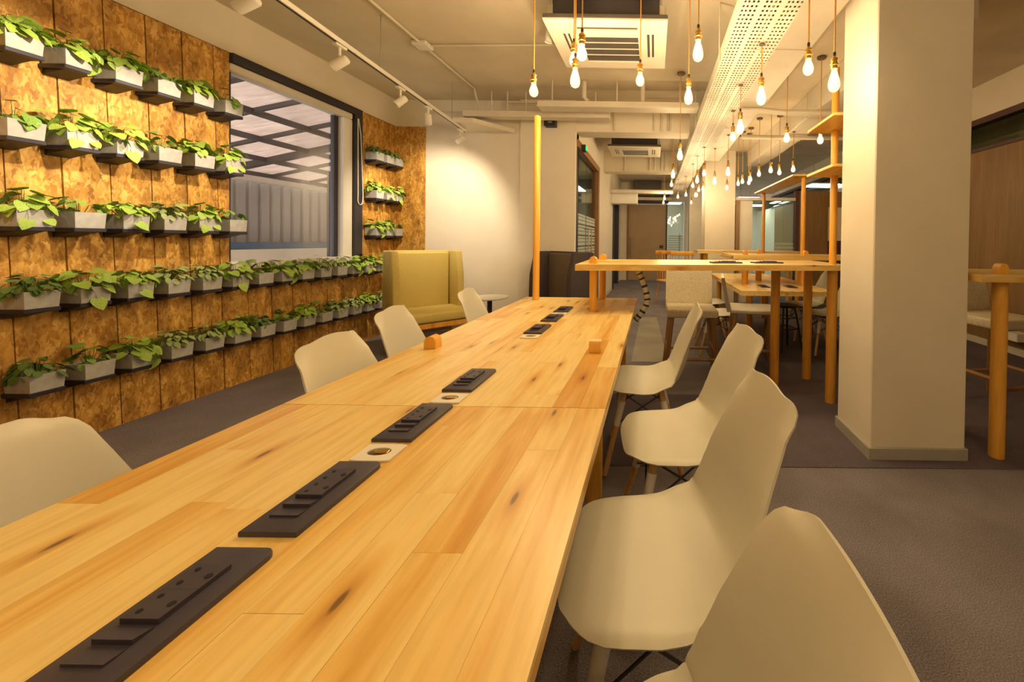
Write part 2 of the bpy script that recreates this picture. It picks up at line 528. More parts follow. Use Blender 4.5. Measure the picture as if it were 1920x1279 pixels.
while y < Y1:
    ya, yb = y, y + BP
    top_cut = WY0
    if yb + lean(0) < WY0 or ya + lean(3) < WY0 - 0.01:
        if yb + 0.08 < WY0:
            osb_board(ya, yb, 0.0, WZ1)
        else:
            osb_board(ya, yb, 0.0, WZ0 - 0.04)
            osb_board(ya, yb, WZ0 - 0.04, WZ1, cut1=WY0)
    elif ya > WY1 - 0.02:
        osb_board(ya, yb, 0.0, WZ1, cut1=Y1)
    elif yb + 0.08 > WY1:
        osb_board(ya, yb, 0.0, WZ0 - 0.04, cut1=Y1)
        osb_board(ya, yb, WZ0 - 0.04, WZ1, cut0=WY1, cut1=Y1)
    else:
        osb_board(ya, yb, 0.0, WZ0 - 0.04)
    y += BP

# window
w1 = bpy.data.objects.new('window_1', None); COL.objects.link(w1)
w1.location = (XL, 0, 0)
tag(w1, 'wide terrace window in a dark navy frame with rolled blind', 'window', kind='structure')
MB().box(-0.14, 0.03, WY0, WY1, WZ1 - 0.075, WZ1).build('frame_header', M['frame_dark'], w1)
MB().box(-0.10, 0.015, WY0, WY1 - 0.13, WZ1 - 0.145, WZ1 - 0.078, 0.01).build('blind_cassette', M['duct'], w1)
MB().box(-0.14, 0.03, WY1 - 0.115, WY1, WZ0, WZ1 - 0.076).build('frame_jamb', M['frame_dark'], w1)
MB().box(-0.12, 0.0, WY1 - 0.245, WY1 - 0.118, WZ0, WZ1 - 0.146, 0.004).build('white_post', M['white'], w1)
MB().box(-0.10, -0.06, WY1 - 0.305, WY1 - 0.25, WZ0, WZ1 - 0.146).build('mullion', M['frame_dark'], w1)
MB().box(-0.14, -0.02, WY0, WY0 + 0.03, WZ0, WZ1 - 0.146).build('frame_jamb', M['frame_dark'], w1)
MB().box(-0.16, 0.02, WY0, WY1, WZ0 - 0.035, WZ0 + 0.03, 0.005).build('window_sill', M['white'], w1)
MB().box(-0.085, -0.078, WY0 + 0.03, WY1 - 0.326, WZ0 + 0.03, WZ1 - 0.08).build('glass_pane', M['window_glass'], w1)
lp = [(0.045, WY1 - 0.095, 2.62), (0.045, WY1 - 0.09, 1.75)] + [(0.045, WY1 - 0.055 - 0.037 * math.cos(t * PI / 8), 1.68 - 0.05 * math.sin(t * PI / 8)) for t in range(9)] + [(0.045, WY1 - 0.012, 1.75), (0.045, WY1 - 0.05, 2.45), (0.045, WY1 - 0.085, 2.62)]
MB().tube(lp, 0.0045, 6).build('blind_chain', M['white'], w1)

# far wall of the seating area, pilaster, bulkhead, corridor walls
wb = struct('wall_back', MB().box(XL - 0.2, -1.06, Y1, Y1 + 0.2, 0, ZC).box(-1.06, 0.46, Y1, Y1 + 0.3, 2.70, ZC), 'wall', 'cream far wall and bulkhead over the corridor', 'wall')
MB().box(XL, -3.07, Y1 - 0.018, Y1 - 0.0005, 0, 2.735).build('osb_panel', M['osb'], wb, smooth=0)
MB().box(-1.79, -1.06, Y1 - 0.05, Y1 - 0.0005, 0, ZC).build('pilaster', M['wall'], wb)
MB().box(-3.06, -1.79, Y1 - 0.012, Y1 - 0.0005, 0, 0.08).build('baseboard', M['duct'], wb)
bm2 = struct('ceiling_beam', MB().box(-1.06, 0.46, 8.2, 8.5, 2.68, ZC), 'ceil', 'second cream cross beam deep in the corridor', 'beam')
wc = struct('wall_corridor', MB().box(-1.26, -1.06, Y1 + 0.2, 5.36, 0, ZC).box(-1.26, -1.06, 5.36, 7.50, 2.62, ZC).box(-1.26, -1.06, 7.50, 10.1, 0, ZC)
            .box(-1.26, -1.06, 10.1, 11.6, 2.35, ZC).box(-1.26, -1.06, 11.6, 12.5, 0, ZC), 'wall', 'cream corridor wall holding the glass door', 'wall')
MB().box(-1.06, -1.05, 7.52, 10.05, 0, 0.08).build('baseboard', M['duct'], wc)
struct('ceiling', MB().box(XL - 0.2, 1.28, YB - 0.2, YF, ZC, ZC + 0.15).box(2.55, XR + 1.6, YB - 0.2, YF, ZC + 0.21, ZC + 0.36).box(1.28, 2.55, 2.68, YF, ZC, ZC + 0.15).box(1.28, 2.55, YB - 0.2, 2.68, 3.0, ZC + 0.15)
       .box(2.549, 2.56, 2.68, YF, ZC, ZC + 0.3), 'ceil', 'painted concrete ceiling slab', 'ceiling')
wr = struct('wall_right', MB().box(XR, XR + 0.2, YB, YF, 0, 2.48).box(XR, XR + 0.2, YB, YF, 2.84, ZC + 0.22).box(XR, XR + 0.2, YB, 1.6, 2.48, 2.84), 'wall', 'brown panelled right wall with clerestory strip', 'wall')
for i in range(14):
    ya = 0.6 + i * 0.93
    if ya + 0.93 > 14: break
    MB().box(XR - 0.02, XR - 0.0005, ya + 0.004, ya + 0.926, 0.09, 2.445).build('wall_panel', M['brown_panel'], wr)
MB().box(XR - 0.03, XR - 0.0005, 0.6, 14.0, 2.448, 2.49).build('clerestory_rail', M['maroon'], wr)
MB().box(XR - 0.03, XR - 0.0005, 0.6, 14.0, 2.80, 2.87).build('clerestory_head', M['maroon'], wr)
MB().box(XR + 0.05, XR + 0.056, 1.6, 14.0, 2.47, 2.85).build('clerestory_glass', M['green_glass'], wr)
MB().box(XR - 0.03, XR - 0.0005, 0.6, 14.0, 0, 0.085).build('baseboard', M['duct'], wr)
struct('wall_right_outer', MB().box(XR + 1.4, XR + 1.6, YB, YF, 0, 3.6), 'ceil', 'wall of the dim room beyond the clerestory', 'wall')
struct('wall_near', MB().box(XL - 0.2, XR + 1.6, YB - 0.2, YB, 0, ZC + 0.3), 'wall', 'cream wall behind the table end', 'wall')
struct('wall_end', MB().box(XL, XR + 1.6, YF, YF + 0.2, 0, ZC + 0.3), 'white', 'white end wall of the far rooms', 'wall')

col = struct('column', MB().box(1.268, 1.82, 2.275, 2.68, 0, 3.0, 0.006), 'wall', 'square cream column beside the high table', 'column')
MB().box(1.256, 1.832, 2.263, 2.692, 0, 0.072, 0.004).build('baseboard', M['skirting'], col)
c2 = struct('far_column', MB().box(1.036, 1.645, 8.05, 8.6, 0, ZC), 'wall', 'square cream column at the far end of the bulbs', 'column')
c3 = struct('farthest_column', MB().box(0.98, 1.5, 11.0, 11.5, 0, ZC), 'wall', 'cream column half hidden behind the far column', 'column')

# glass double door on the corridor wall
d1 = bpy.data.objects.new('door_1', None); COL.objects.link(d1); d1.location = (-1.06, 0, 0)
tag(d1, 'tall glass corridor door with frosted stripes and brown frame', 'door', kind='structure')
MB().box(-0.12, 0.02, 7.36, 7.50, 0, 2.62).build('door_jamb', M['brown_frame'], d1)
MB().box(-0.12, 0.02, 5.36, 7.36, 2.52, 2.62).build('door_head', M['brown_frame'], d1)
MB().box(-0.10, 0.01, 5.36, 5.40, 0, 2.52).build('door_jamb', M['frame_dark'], d1)
for k, (a, b) in enumerate(((5.41, 6.36), (6.38, 7.35))):
    MB().box(-0.055, -0.043, a, b, 0.01, 2.51).build('glass_leaf', M['green_glass'], d1)
    for j in range(13):
        z = 0.95 + j * 0.055
        MB().box(-0.0425, -0.0415, a + 0.02, b - 0.02, z, z + (0.045 if j % 3 else 0.03)).build('frosted_stripe', M['frost'], d1)
for yy in (6.22, 6.52):
    MB().tube([(-0.045, yy, 0.98), (0.03, yy, 0.98), (0.03, yy, 1.42), (-0.045, yy, 1.42)], 0.011, 8).build('pull_handle', M['steel'], d1)
MB().box(-0.06, -0.02, 5.42, 5.47, 1.08, 1.28, 0.006).build('lock_plate', M['wire'], d1)
struct('wall_meeting_room', MB().box(-3.3, -3.1, Y1 + 0.2, 12.5, 0, ZC).box(-3.1, -1.26, 12.3, 12.5, 0, ZC), 'white', 'white wall of the room behind the glass door', 'wall')
tag(MB().box(-2.9, -1.75, 8.2, 8.5, 2.25, 2.55, 0.01).build('ceiling_bulkhead_box', M['ac_dark']), 'dark overhead box behind the glass corridor door', 'duct')
ex = thing('glowing_exit_reflection', 'green exit light reflection built as a glowing box at the glass door head', 'light', (-0.985, 5.66, 2.56))  # reflection of an exit light, modelled as a small glowing box
MB().box(-0.055, 0.0, -0.06, 0.06, -0.045, 0.045, 0.006).build('housing', M['wire'], ex)
MB().box(0.0, 0.012, -0.035, 0.035, -0.03, 0.03, 0.005).build('lens', M['exit_green'], ex)

# dark doorway farther down, end wall and its tan door
d2 = bpy.data.objects.new('door_2', None); COL.objects.link(d2); d2.location = (-1.06, 0, 0)
tag(d2, 'dark framed doorway farther down the corridor', 'door', kind='structure')
for a, b in ((10.1, 10.22), (11.46, 11.6)):
    MB().box(-0.18, 0.03, a, b, 0, 2.35).build('door_jamb', M['frame_dark'], d2)
MB().box(-0.18, 0.03, 10.22, 11.46, 2.25, 2.35).build('door_head', M['frame_dark'], d2)
MB().box(-0.14, -0.10, 10.22, 11.46, 0.01, 2.25).build('door_leaf', M['tan_panel'], d2)
we = struct('wall_corridor_end', MB().box(-1.26, -0.86, 12.5, 12.7, 0, ZC).box(-0.86, 0.40, 12.5, 12.7, 2.42, ZC).box(0.95, 1.05, 12.5, 12.7, 0, ZC).box(0.40, 0.95, 12.5, 12.7, 2.5, ZC), 'wall', 'cream wall closing the corridor', 'wall')
d3 = bpy.data.objects.new('door_3', None); COL.objects.link(d3); d3.location = (0, 12.5, 0)
tag(d3, 'broad tan door closing the end of the corridor', 'door', kind='structure')
MB().box(-0.86, -0.80, -0.02, 0.10, 0, 2.42).build('door_jamb', M['brown_frame'], d3)
MB().box(0.37, 0.42, -0.02, 0.10, 0, 2.42).build('door_jamb', M['frame_dark'], d3)
MB().box(-0.80, 0.37, 0.02, 0.08, 0.01, 2.40).build('door_leaf', M['tan_panel'], d3)
MB().box(0.18, 0.30, -0.02, 0.02, 1.02, 1.12, 0.006).build('lock_plate', M['wire'], d3)
MB().tube([(-0.72, 0.02, 0.75), (-0.72, -0.05, 0.75), (-0.72, -0.05, 1.35), (-0.72, 0.02, 1.35)], 0.014, 8).build('pull_handle', M['steel'], d3)
d4 = bpy.data.objects.new('door_4', None); COL.objects.link(d4); d4.location = (0, 12.5, 0)
tag(d4, 'narrow glass door beside the tan door', 'door', kind='structure')
MB().box(0.43, 0.94, 0.04, 0.052, 0.01, 2.48).build('glass_leaf', M['green_glass'], d4)
for j in range(8):
    MB().box(0.45, 0.92, 0.036, 0.0395, 0.9 + j * 0.07, 0.945 + j * 0.07).build('frosted_stripe', M['frost'], d4)
MB().tube([(0.80, 0.04, 0.8), (0.80, -0.03, 0.8), (0.80, -0.03, 1.5), (0.80, 0.04, 1.5)], 0.014, 8).build('pull_handle', M['steel'], d4)

# glazed partition across the right half, brown panels
pt = bpy.data.objects.new('wall_partition', None); COL.objects.link(pt); pt.location = (0, 8.0, 0)
tag(pt, 'glazed office partition with brown panels behind the far tables', 'partition', kind='structure')
MB().box(1.66, 1.73, 0.0, 0.12, 0, 2.10).build('partition_post', M['brown_panel'], pt)
MB().box(2.86, 2.94, 0.0, 0.12, 0, 2.30).build('partition_post', M['maroon'], pt)
MB().box(1.66, 2.86, 0.0, 0.12, 2.10, 2.16).build('partition_head', M['duct'], pt)
MB().box(1.73, 2.00, 0.04, 0.09, 0.02, 2.10).build('white_panel', M['white'], pt)
MB().box(2.005, 2.86, 0.05, 0.062, 0.02, 2.10).build('glass_pane', M['green_glass'], pt)
MB().box(1.66, 4.1, 0.05, 0.062, 2.31, 3.05).build('upper_glass_pane', M['glass'], pt)
for j in range(7):
    MB().box(2.45, 2.84, 0.046, 0.0495, 0.75 + j * 0.075, 0.80 + j * 0.075).build('frosted_stripe', M['frost'], pt)
MB().box(2.94, 3.52, 0.0, 0.06, 0.02, 2.30).build('brown_panel', M['brown_panel'], pt)
MB().box(3.525, 4.15, 0.0, 0.06, 0.02, 1.30).build('brown_panel', M['maroon'], pt)
MB().box(3.525, 4.15, 0.01, 0.05, 1.305, 1.98).build('pin_board', M['wall'], pt)
MB().box(3.525, 4.15, 0.0, 0.06, 1.985, 2.30).build('brown_panel', M['brown_panel'], pt)
for i, (x0, y0, lx, ly) in enumerate(((2.55, 11.9, 0.6, 0.9), (2.7, 13.6, 0.6, 0.5), (3.62, 9.05, 0.62, 0.55), (4.0, 12.9, 0.15, 0.8), (0.45, 13.6, 0.5, 0.8), (3.4, 14.3, 0.6, 0.6), (-2.5, 9.8, 0.6, 1.2))):  # last panel is added to brighten the room behind the glass door
    t = thing('ceiling_panel_light', ['flat LED panel above the glass partition, nearer of the left pair', 'flat LED panel above the glass partition, farther of the left pair',
        'long LED panel glowing above the brown panel', 'small LED panel seen between the shelf posts', 'LED panel behind the narrow glass door', 'lowest LED panel seen through the partition glass', 'added LED panel brightening the room behind the frosted corridor door'][i], 'ceiling light', (x0, y0, 2.60), 0, 'LED panels in the far rooms')
    MB().box(-0.02, lx + 0.02, -0.02, ly + 0.02, 0.012, 0.04).build('panel_frame', M['white'], t)
    MB().box(0, lx, 0, ly, 0.0, 0.0115).build('diffuser', M['led_panel'], t)
    for px, py in ((0.05, 0.05), (lx - 0.05, ly - 0.05)):
        MB().cyl(px, py, 0.04, 0.5 if x0 < 2.5 else 0.5, 0.004, 6).build('suspension_wire', M['steel'], t)

# ------------------------------------------------------------------ terrace outside the window
def zroof(x): return 2.95 + (x + 3.7) * 0.22
tf = struct('terrace_floor', MB().box(-9.5, XL - 0.2, 1.0, 13.0, -0.1, 0.0), 'wall', 'pale terrace floor outside the window', 'floor')
struct('terrace_wall', MB().box(-6.75, -6.5, 1.5, 12.0, 0, 1.03), 'wall', 'low beige wall at the terrace edge', 'wall')
tag(MB().box(-6.72, -6.53, 1.6, 11.8, 1.0305, 1.145, 0.008).build('blue_sheet', M['blue']), 'blue strip lying along the low terrace wall', 'sheet')
fe = thing('corrugated_fence', 'grey corrugated metal fence across the terrace', 'fence', (-6.95, 0, 0))
me_f = None
for i in range(46):
    y0 = 2.0 + i * 0.205
    if me_f is None:
        p = [(0, 0), (0.03, 0.0), (0.045, 0.035), (0.175, 0.035), (0.19, 0), (0.203, 0)]
        q = [(a, b - 0.012) for a, b in p][::-1]
        mb = MB()
        mb.prism([(b, a) for a, b in p + q], 0.0, 2.62)
        me_f = mb.mesh('fence_panel', M['fence'], 0)
    place(me_f, 'fence_panel', fe, (0, y0, 0))
tag(MB().tube([(-6.5, 2.2, 2.17), (-6.5, 11.5, 2.17)], 0.055, 12).build('gutter_pipe', M['duct']), 'pale gutter pipe running in front of the grey fence', 'pipe')
pg = thing('pergola', 'dark steel terrace roof grid with translucent sheets', 'pergola')
for i in range(13):
    yy = 2.4 + i * 0.74
    r = 0.042 if i % 3 == 2 else 0.022
    mb = MB()
    mb.prism_axis([(-3.72, zroof(-3.72)), (-6.85, zroof(-6.85)), (-6.85, zroof(-6.85) - 2.2 * r), (-3.72, zroof(-3.72) - 2.2 * r)], yy - r, yy + r, 'Y')
    mb.build('cross_beam', M['pergola'], pg)
for i in range(5):
    xx = -4.05 - i * 0.64
    MB().box(xx - 0.021, xx + 0.021, 1.8, 11.6, zroof(xx) - 0.07, zroof(xx) + 0.0).build('long_beam', M['pergola'], pg)
me_r = {}
for i in range(6):
    xa, xb = -3.72 - i * 0.52, -3.72 - (i + 1) * 0.52
    for j in range(6):
        ya = 1.8 + j * 1.64
        MB().prism_axis([(xa - 0.004, zroof(xa) + 0.004), (xb + 0.004, zroof(xb) + 0.004), (xb + 0.004, zroof(xb) + 0.01), (xa - 0.004, zroof(xa) + 0.01)], ya, ya + 1.63, 'Y').build('roof_sheet', M['roof_sheet'], pg)
for yy in (1.9, 7.45, 11.4):
    MB().box(-6.13, -6.03, yy - 0.05, yy + 0.05, 0, zroof(-6.03) - 0.02).build('post', M['pergola'], pg)
tag(MB().box(-5.66, -5.56, 7.45, 7.55, 0.0, 2.2).box(-5.70, -5.52, 7.41, 7.59, 0, 0.03).build('steel_post', M['pergola']), 'dark steel post standing on the terrace', 'post')
#PART2
# ------------------------------------------------------------------ ceiling services
tr = thing('cable_tray', 'long perforated white cable tray above the table row', 'cable tray', (0.5, 0, 2.65))
def perforated(x1, y1, nx, ny, z):
    mb = MB(); bm = mb.bm
    xs = [0.0]; ys = [0.0]
    for i in range(nx): xs += [x1 * (i + 0.22) / nx, x1 * (i + 0.78) / nx]
    for j in range(ny): ys += [y1 * (j + 0.28) / ny, y1 * (j + 0.74) / ny]
    xs.append(x1); ys.append(y1)
    g = [[bm.verts.new((x, y, z)) for y in ys] for x in xs]
    for i in range(len(xs) - 1):
        for j in range(len(ys) - 1):
            if i % 2 == 1 and j % 2 == 1 and (i // 2) % 5 != 4: continue
            bm.faces.new((g[i][j], g[i + 1][j], g[i + 1][j + 1], g[i][j + 1]))
    bm.normal_update()
    bmesh.ops.solidify(bm, geom=bm.faces[:], thickness=0.003)
    mb.box(-0.004, 0.0, 0, y1, z - 0.002, z + 0.095)
    mb.box(x1, x1 + 0.004, 0, y1, z - 0.002, z + 0.095)
    return mb
SEC = 0.885
me_s = perforated(0.355, SEC - 0.006, 14, 19, 0.0).mesh('tray_section', M['duct'], 0)
for i in range(14):
    place(me_s, 'tray_section', tr, (0, 1.12 + i * SEC, 0))
    MB().box(-0.012, 0.367, 1.12 + i * SEC - 0.012, 1.12 + i * SEC + 0.006, -0.006, -0.0005).build('joint_strip', M['duct'], tr)
    if i % 2 == 0:
        for xx in (-0.012, 0.368):
            MB().cyl(xx, 1.3 + i * SEC, 0.0, 0.449, 0.006, 6).build('hanger_rod', M['duct'], tr)
for k in range(9):
    xx = 0.03 + k * 0.037
    MB().tube([(xx, 1.12, 0.022), (xx + 0.012, 5.0, 0.022), (xx - 0.006, 13.4, 0.022)], 0.014, 6).build('cable', M['rose'], tr)  # dark tubes added inside so the tray holes look darker
du = thing('air_duct', 'broad rectangular duct beside the perforated tray', 'duct', (0.875, 0, 2.8))
for i in range(6):
    MB().box(0.0, 0.355, 1.0 + i * 1.1, 1.0 + (i + 1) * 1.1 - 0.012, 0, 0.298, 0.004).build('duct_section', M['duct'], du)
    MB().box(-0.004, 0.359, 1.0 + i * 1.1 - 0.016, 1.0 + i * 1.1 + 0.006, -0.004, 0.298).build('duct_flange', M['duct'], du)
du2 = thing('air_duct', 'second rectangular duct above the high table shelves', 'duct', (1.88, 0, 2.8))
for i in range(5):
    MB().box(0.0, 0.31, 2.72 + i * 1.1, 2.72 + (i + 1) * 1.1 - 0.012, 0, 0.298, 0.004).build('duct_section', M['duct'], du2)
    MB().box(-0.004, 0.314, 2.72 + i * 1.1 - 0.012, 2.72 + i * 1.1 + 0.006, -0.004, 0.298).build('duct_flange', M['duct'], du2)
def pipe(name, pts, r, label, cat='pipe', mat='duct'):
    return tag(MB().tube(pts, r, 10).build(name, M[mat]), label, cat)
pipe('cross_pipe', [(0.87, 4.55, 2.765), (1.25, 4.55, 2.765), (1.45, 4.55, 2.745), (3.2, 4.55, 2.745)], 0.032, 'white pipe crossing under the ducts above the high tables')
pipe('cross_pipe', [(1.24, 5.66, 2.755), (3.4, 5.66, 2.755)], 0.03, 'farther white pipe crossing under the ducts')
pipe('ceiling_conduit', [(-2.22, 1.5, 3.085), (-2.22, 4.85, 3.085), (-2.22, 5.0, 2.86)], 0.013, 'thin conduit running along the ceiling beside the track', 'conduit')
pipe('ceiling_conduit', [(-2.2, 3.79, 3.086), (-0.92, 3.74, 3.086)], 0.010, 'thin conduit crossing the ceiling to the air conditioner', 'conduit')
tag(MB().box(-2.29, -2.15, 3.70, 3.84, 3.06, 3.0995, 0.008).build('junction_box', M['white']), 'white junction box on the ceiling conduit', 'junction box')
pipe('wall_conduit', [(-1.9, 5.05, 3.0), (0.4, 5.05, 3.0)], 0.011, 'conduit crossing just below the ceiling at the far wall', 'conduit')
pipe('wall_conduit', [(-3.0, 5.28, 2.93), (-1.75, 5.235, 2.93)], 0.009, 'thin conduit along the top of the white far wall', 'conduit')
ta = thing('cable_trunking', 'lower white cable trunking across the far wall', 'trunking', (0, 4.95, 2.76))
MB().box(-2.38, -0.57, -0.07, 0.07, 0, 0.075, 0.004).build('trunking_body', M['duct'], ta)
tb = thing('cable_trunking', 'upper white cable trunking ending at the perforated tray', 'trunking', (0, 4.6, 2.765))
MB().box(-1.35, 0.49, -0.09, 0.09, 0, 0.07, 0.004).build('trunking_body', M['duct'], tb)
MB().box(-1.35, 0.49, -0.10, -0.0905, 0.0, 0.02).build('trunking_lip', M['duct'], tb)
for t, xs in ((ta, (-2.05, -1.85, -1.62, -0.75)), (tb, (-1.2, -0.45, 0.28))):
    for xx in xs:
        MB().cyl(xx, 0.0, 0.0705, 0.335, 0.008, 6).build('hanger_rod', M['duct'], t)
for k, (xx, l) in enumerate(((-0.83, 'bent'), (-0.15, 'straight'))):
    pts = [(xx, 4.6, 3.09), (xx, 4.6, 2.9), (xx + (0.05 if k == 0 else 0), 4.6, 2.86)]
    pipe('drop_pipe', pts, 0.026, l + ' white drop pipe between ceiling and upper trunking')
for k, xx in enumerate((-1.72, -1.68, -0.55, -0.02, 0.08, 0.17, 0.2)):
    pipe('drop_conduit', [(xx, 5.27 if xx < -1.1 else 5.28, 3.08), (xx, 5.27 if xx < -1.1 else 5.28, 2.88 if xx < -1.1 else 2.72)], 0.009 if k % 2 else 0.012,
         ORD[k] .replace(' nearest', '').replace('nearest', 'first') + ' of the thin vertical conduits on the far wall, counted from the left', 'conduit')
for k, (xx, yy) in enumerate(((-0.62, 8.0), (-0.1, 7.95), (0.0, 7.95), (0.14, 7.95), (0.22, 7.95))):
    pipe('drop_conduit', [(xx, yy + 0.18, 3.08), (xx, yy + 0.18, 2.7)], 0.016, ORD[k].replace(' nearest', '').replace('nearest', 'first') + ' of the vertical conduits on the second beam, counted from the left', 'conduit')
pipe('corridor_pipe', [(-1.0595, 9.4, 2.42), (0.44, 9.4, 2.42)], 0.05, 'thick white pipe crossing the corridor near its end')
pipe('corridor_pipe', [(-1.0595, 11.7, 2.50), (0.5, 11.7, 2.50)], 0.05, 'white pipe crossing just above the tan door')
tag(MB().box(-1.0595, -0.42, 9.7, 10.05, 2.16, 2.50, 0.01).build('corridor_unit', M['white']), 'white box unit hanging at the left of the corridor', 'unit')
tag(MB().box(-0.7, 0.45, 12.3, 12.49, 2.43, 2.75, 0.01).build('corridor_duct', M['ac_body']), 'dark metal duct end above the tan door', 'duct')
tag(MB().box(-0.62, 0.20, 12.0, 12.28, 2.62, 3.0995, 0.01).build('corridor_cassette', M['ac_dark']), 'small dark ceiling unit at the end of the corridor', 'air conditioner')
# wall unit below the trunking and the small black speaker
tag(MB().prism([(-2.50, 5.287), (-2.50, 4.82), (-2.22, 4.82), (-1.87, 5.287)], 2.665, 2.72).build('wall_ledge_box', M['wall']), 'cream wedge shaped box high on the far wall', 'box')
sp = thing('wall_speaker', 'small black box speaker at the top of the pilaster', 'speaker', (-1.375, 5.2495, 2.78))
MB().box(-0.075, 0.075, -0.11, 0.0, -0.05, 0.05, 0.008).build('cabinet', M['tray'], sp)
MB().box(-0.02, 0.03, -0.113, -0.1105, -0.012, 0.006).build('badge', M['steel'], sp)

def cassette(x, y, label):
    t = thing('air_conditioner', label, 'air conditioner', (x, y, 2.85))
    w, l = 0.91, 0.80
    MB().box(0.0, w, 0.0, l, 0.0125, 0.045, 0.006).build('back_plate', M['ac_dark'], t)
    fr = MB()
    for a in ((0, w, 0, 0.105), (0, w, l - 0.12, l), (0, 0.10, 0.105, l - 0.12), (w - 0.10, w, 0.105, l - 0.12), (0.155, 0.225, 0.105, l - 0.12), (w - 0.225, w - 0.155, 0.105, l - 0.12),
              (0.10, 0.155, 0.105, 0.2), (0.10, 0.155, l - 0.2, l - 0.12), (w - 0.155, w - 0.10, 0.105, 0.2), (w - 0.155, w - 0.10, l - 0.2, l - 0.12), (0.225, w - 0.225, 0.15, 0.25)):
        fr.box(*a, 0.0, 0.012)
    fr.build('panel_frame', M['ac_white'], t)
    for k in range(3):
        yy = 0.345 + k * 0.105
        MB().box(0.225, w - 0.225, yy, yy + 0.012, 0.007, 0.010).build('grille_slat', M['ac_white'], t)
    for xx in (0.112, w - 0.143):
        MB().box(xx + 0.008, xx + 0.026, 0.21, l - 0.21, 0.003, 0.009).build('air_vane', M['ac_white'], t)
    MB().box(0.06, w - 0.06, 0.06, l - 0.06, 0.0455, 0.235).build('body', M['ac_body'], t)
    for xx in (0.045, w - 0.045):
        for yy in (0.10, l - 0.10):
            MB().box(xx - 0.03, xx + 0.03, yy - 0.015, yy + 0.015, 0.0455, 0.16, 0.004).cyl(xx, yy, 0.16, 0.249, 0.007, 6).build('hanger', M['steel'], t)
    return t
cassette(-0.83, 2.88, 'white ceiling cassette air conditioner above the long table')
cassette(-0.81, 6.75, 'white ceiling cassette air conditioner farther down the corridor')

# ------------------------------------------------------------------ track with spotlights
def trackx(y): return -2.2 - 0.25 * (y - 2.26) / 2.84
tk = thing('light_track', 'white lighting track running along the planter wall', 'light track', (0, 0, 0))
ya, yb = -0.6, 5.1
MB().prism([(trackx(ya) - 0.017, ya), (trackx(ya) + 0.017, ya), (trackx(yb) + 0.017, yb), (trackx(yb) - 0.017, yb)], 2.62, 2.652).build('rail', M['white'], tk)
MB().prism([(trackx(ya) - 0.006, ya), (trackx(ya) + 0.006, ya), (trackx(yb) + 0.006, yb), (trackx(yb) - 0.006, yb)], 2.617, 2.6195).build('conductor_slot', M['hole'], tk)
for yy in (-0.2, 1.6, 3.3, 4.7):
    MB().cyl(trackx(yy), yy, 2.652, 3.099, 0.004, 6).build('suspension_wire', M['steel'], tk)
SPOTS = [(0.7, (-3.48, 1.2, 1.75), 1.0, 'first'), (2.12, (-3.48, 2.05, 1.85), 1.0, 'nearest white track spotlight, cut by the top of the frame'), (2.82, (-3.48, 2.75, 1.75), 0.9, 'second white track spotlight, aimed at the planters'),
         (3.60, (-3.45, 2.6, 0.9), 0.25, 'third white track spotlight with its lens showing'), (4.12, (-2.95, 5.29, 1.35), 1.0, 'fourth white track spotlight, turned to the far corner'), (4.95, (-3.48, 4.93, 1.78), 0.55, 'last white track spotlight, washing the far wall')]
def spot_head(loc, target, power, label, drop=True, size=62):
    t = thing('track_spotlight', label, 'spotlight', loc, 0, 'track spotlights')
    d = (Vector(target) - (Vector(loc) + Vector((0, 0, -0.13)))).normalized()
    MB().box(-0.018, 0.018, -0.05, 0.05, -0.022, -0.003, 0.004).build('adapter', M['white'], t)
    MB().tube([(0, 0, -0.022), (0, 0, -0.10)], 0.009, 8).build('stem', M['white'], t)
    q = d.to_track_quat('Z', 'Y')
    b = MB().lathe([(0.024, -0.06), (0.031, -0.05), (0.034, 0.055), (0.031, 0.055), (0.029, 0.045)], 18).build('barrel', M['white'], t)
    b.location = (0, 0, -0.13); b.rotation_mode = 'QUATERNION'; b.rotation_quaternion = q
    c = MB().lathe([(0.0, 0.042), (0.0288, 0.043)], 18).build('lens', M['spot_lens'], t)
    c.location = (0, 0, -0.13); c.rotation_mode = 'QUATERNION'; c.rotation_quaternion = q
    ld = bpy.data.lights.new('spot', 'SPOT')
    ld.energy = power * SPOT_W; ld.color = SPOT_COL; ld.spot_size = math.radians(size); ld.spot_blend = 0.7; ld.shadow_soft_size = 0.03
    lo = bpy.data.objects.new('lamp', ld); COL.objects.link(lo); lo.parent = t
    lo.location = Vector((0, 0, -0.13)) + d * 0.066
    lo.rotation_mode = 'QUATERNION'; lo.rotation_quaternion = d.to_track_quat('-Z', 'Y')
    return t
for yy, tg, p, lab in SPOTS:
    spot_head((trackx(yy), yy, 2.617), tg, p, lab if lab != 'first' else 'unseen track spotlight added overhead, nearest the camera', size=96 if 4 < yy < 4.3 else 34 if yy > 4.5 else 62)  # first spotlight is unseen, added for brightness near the camera
spot_head((-0.905, 3.35, 3.099), (-1.3, 3.6, 0.0), 0.25, 'small ceiling spotlight beside the air conditioner', size=70)

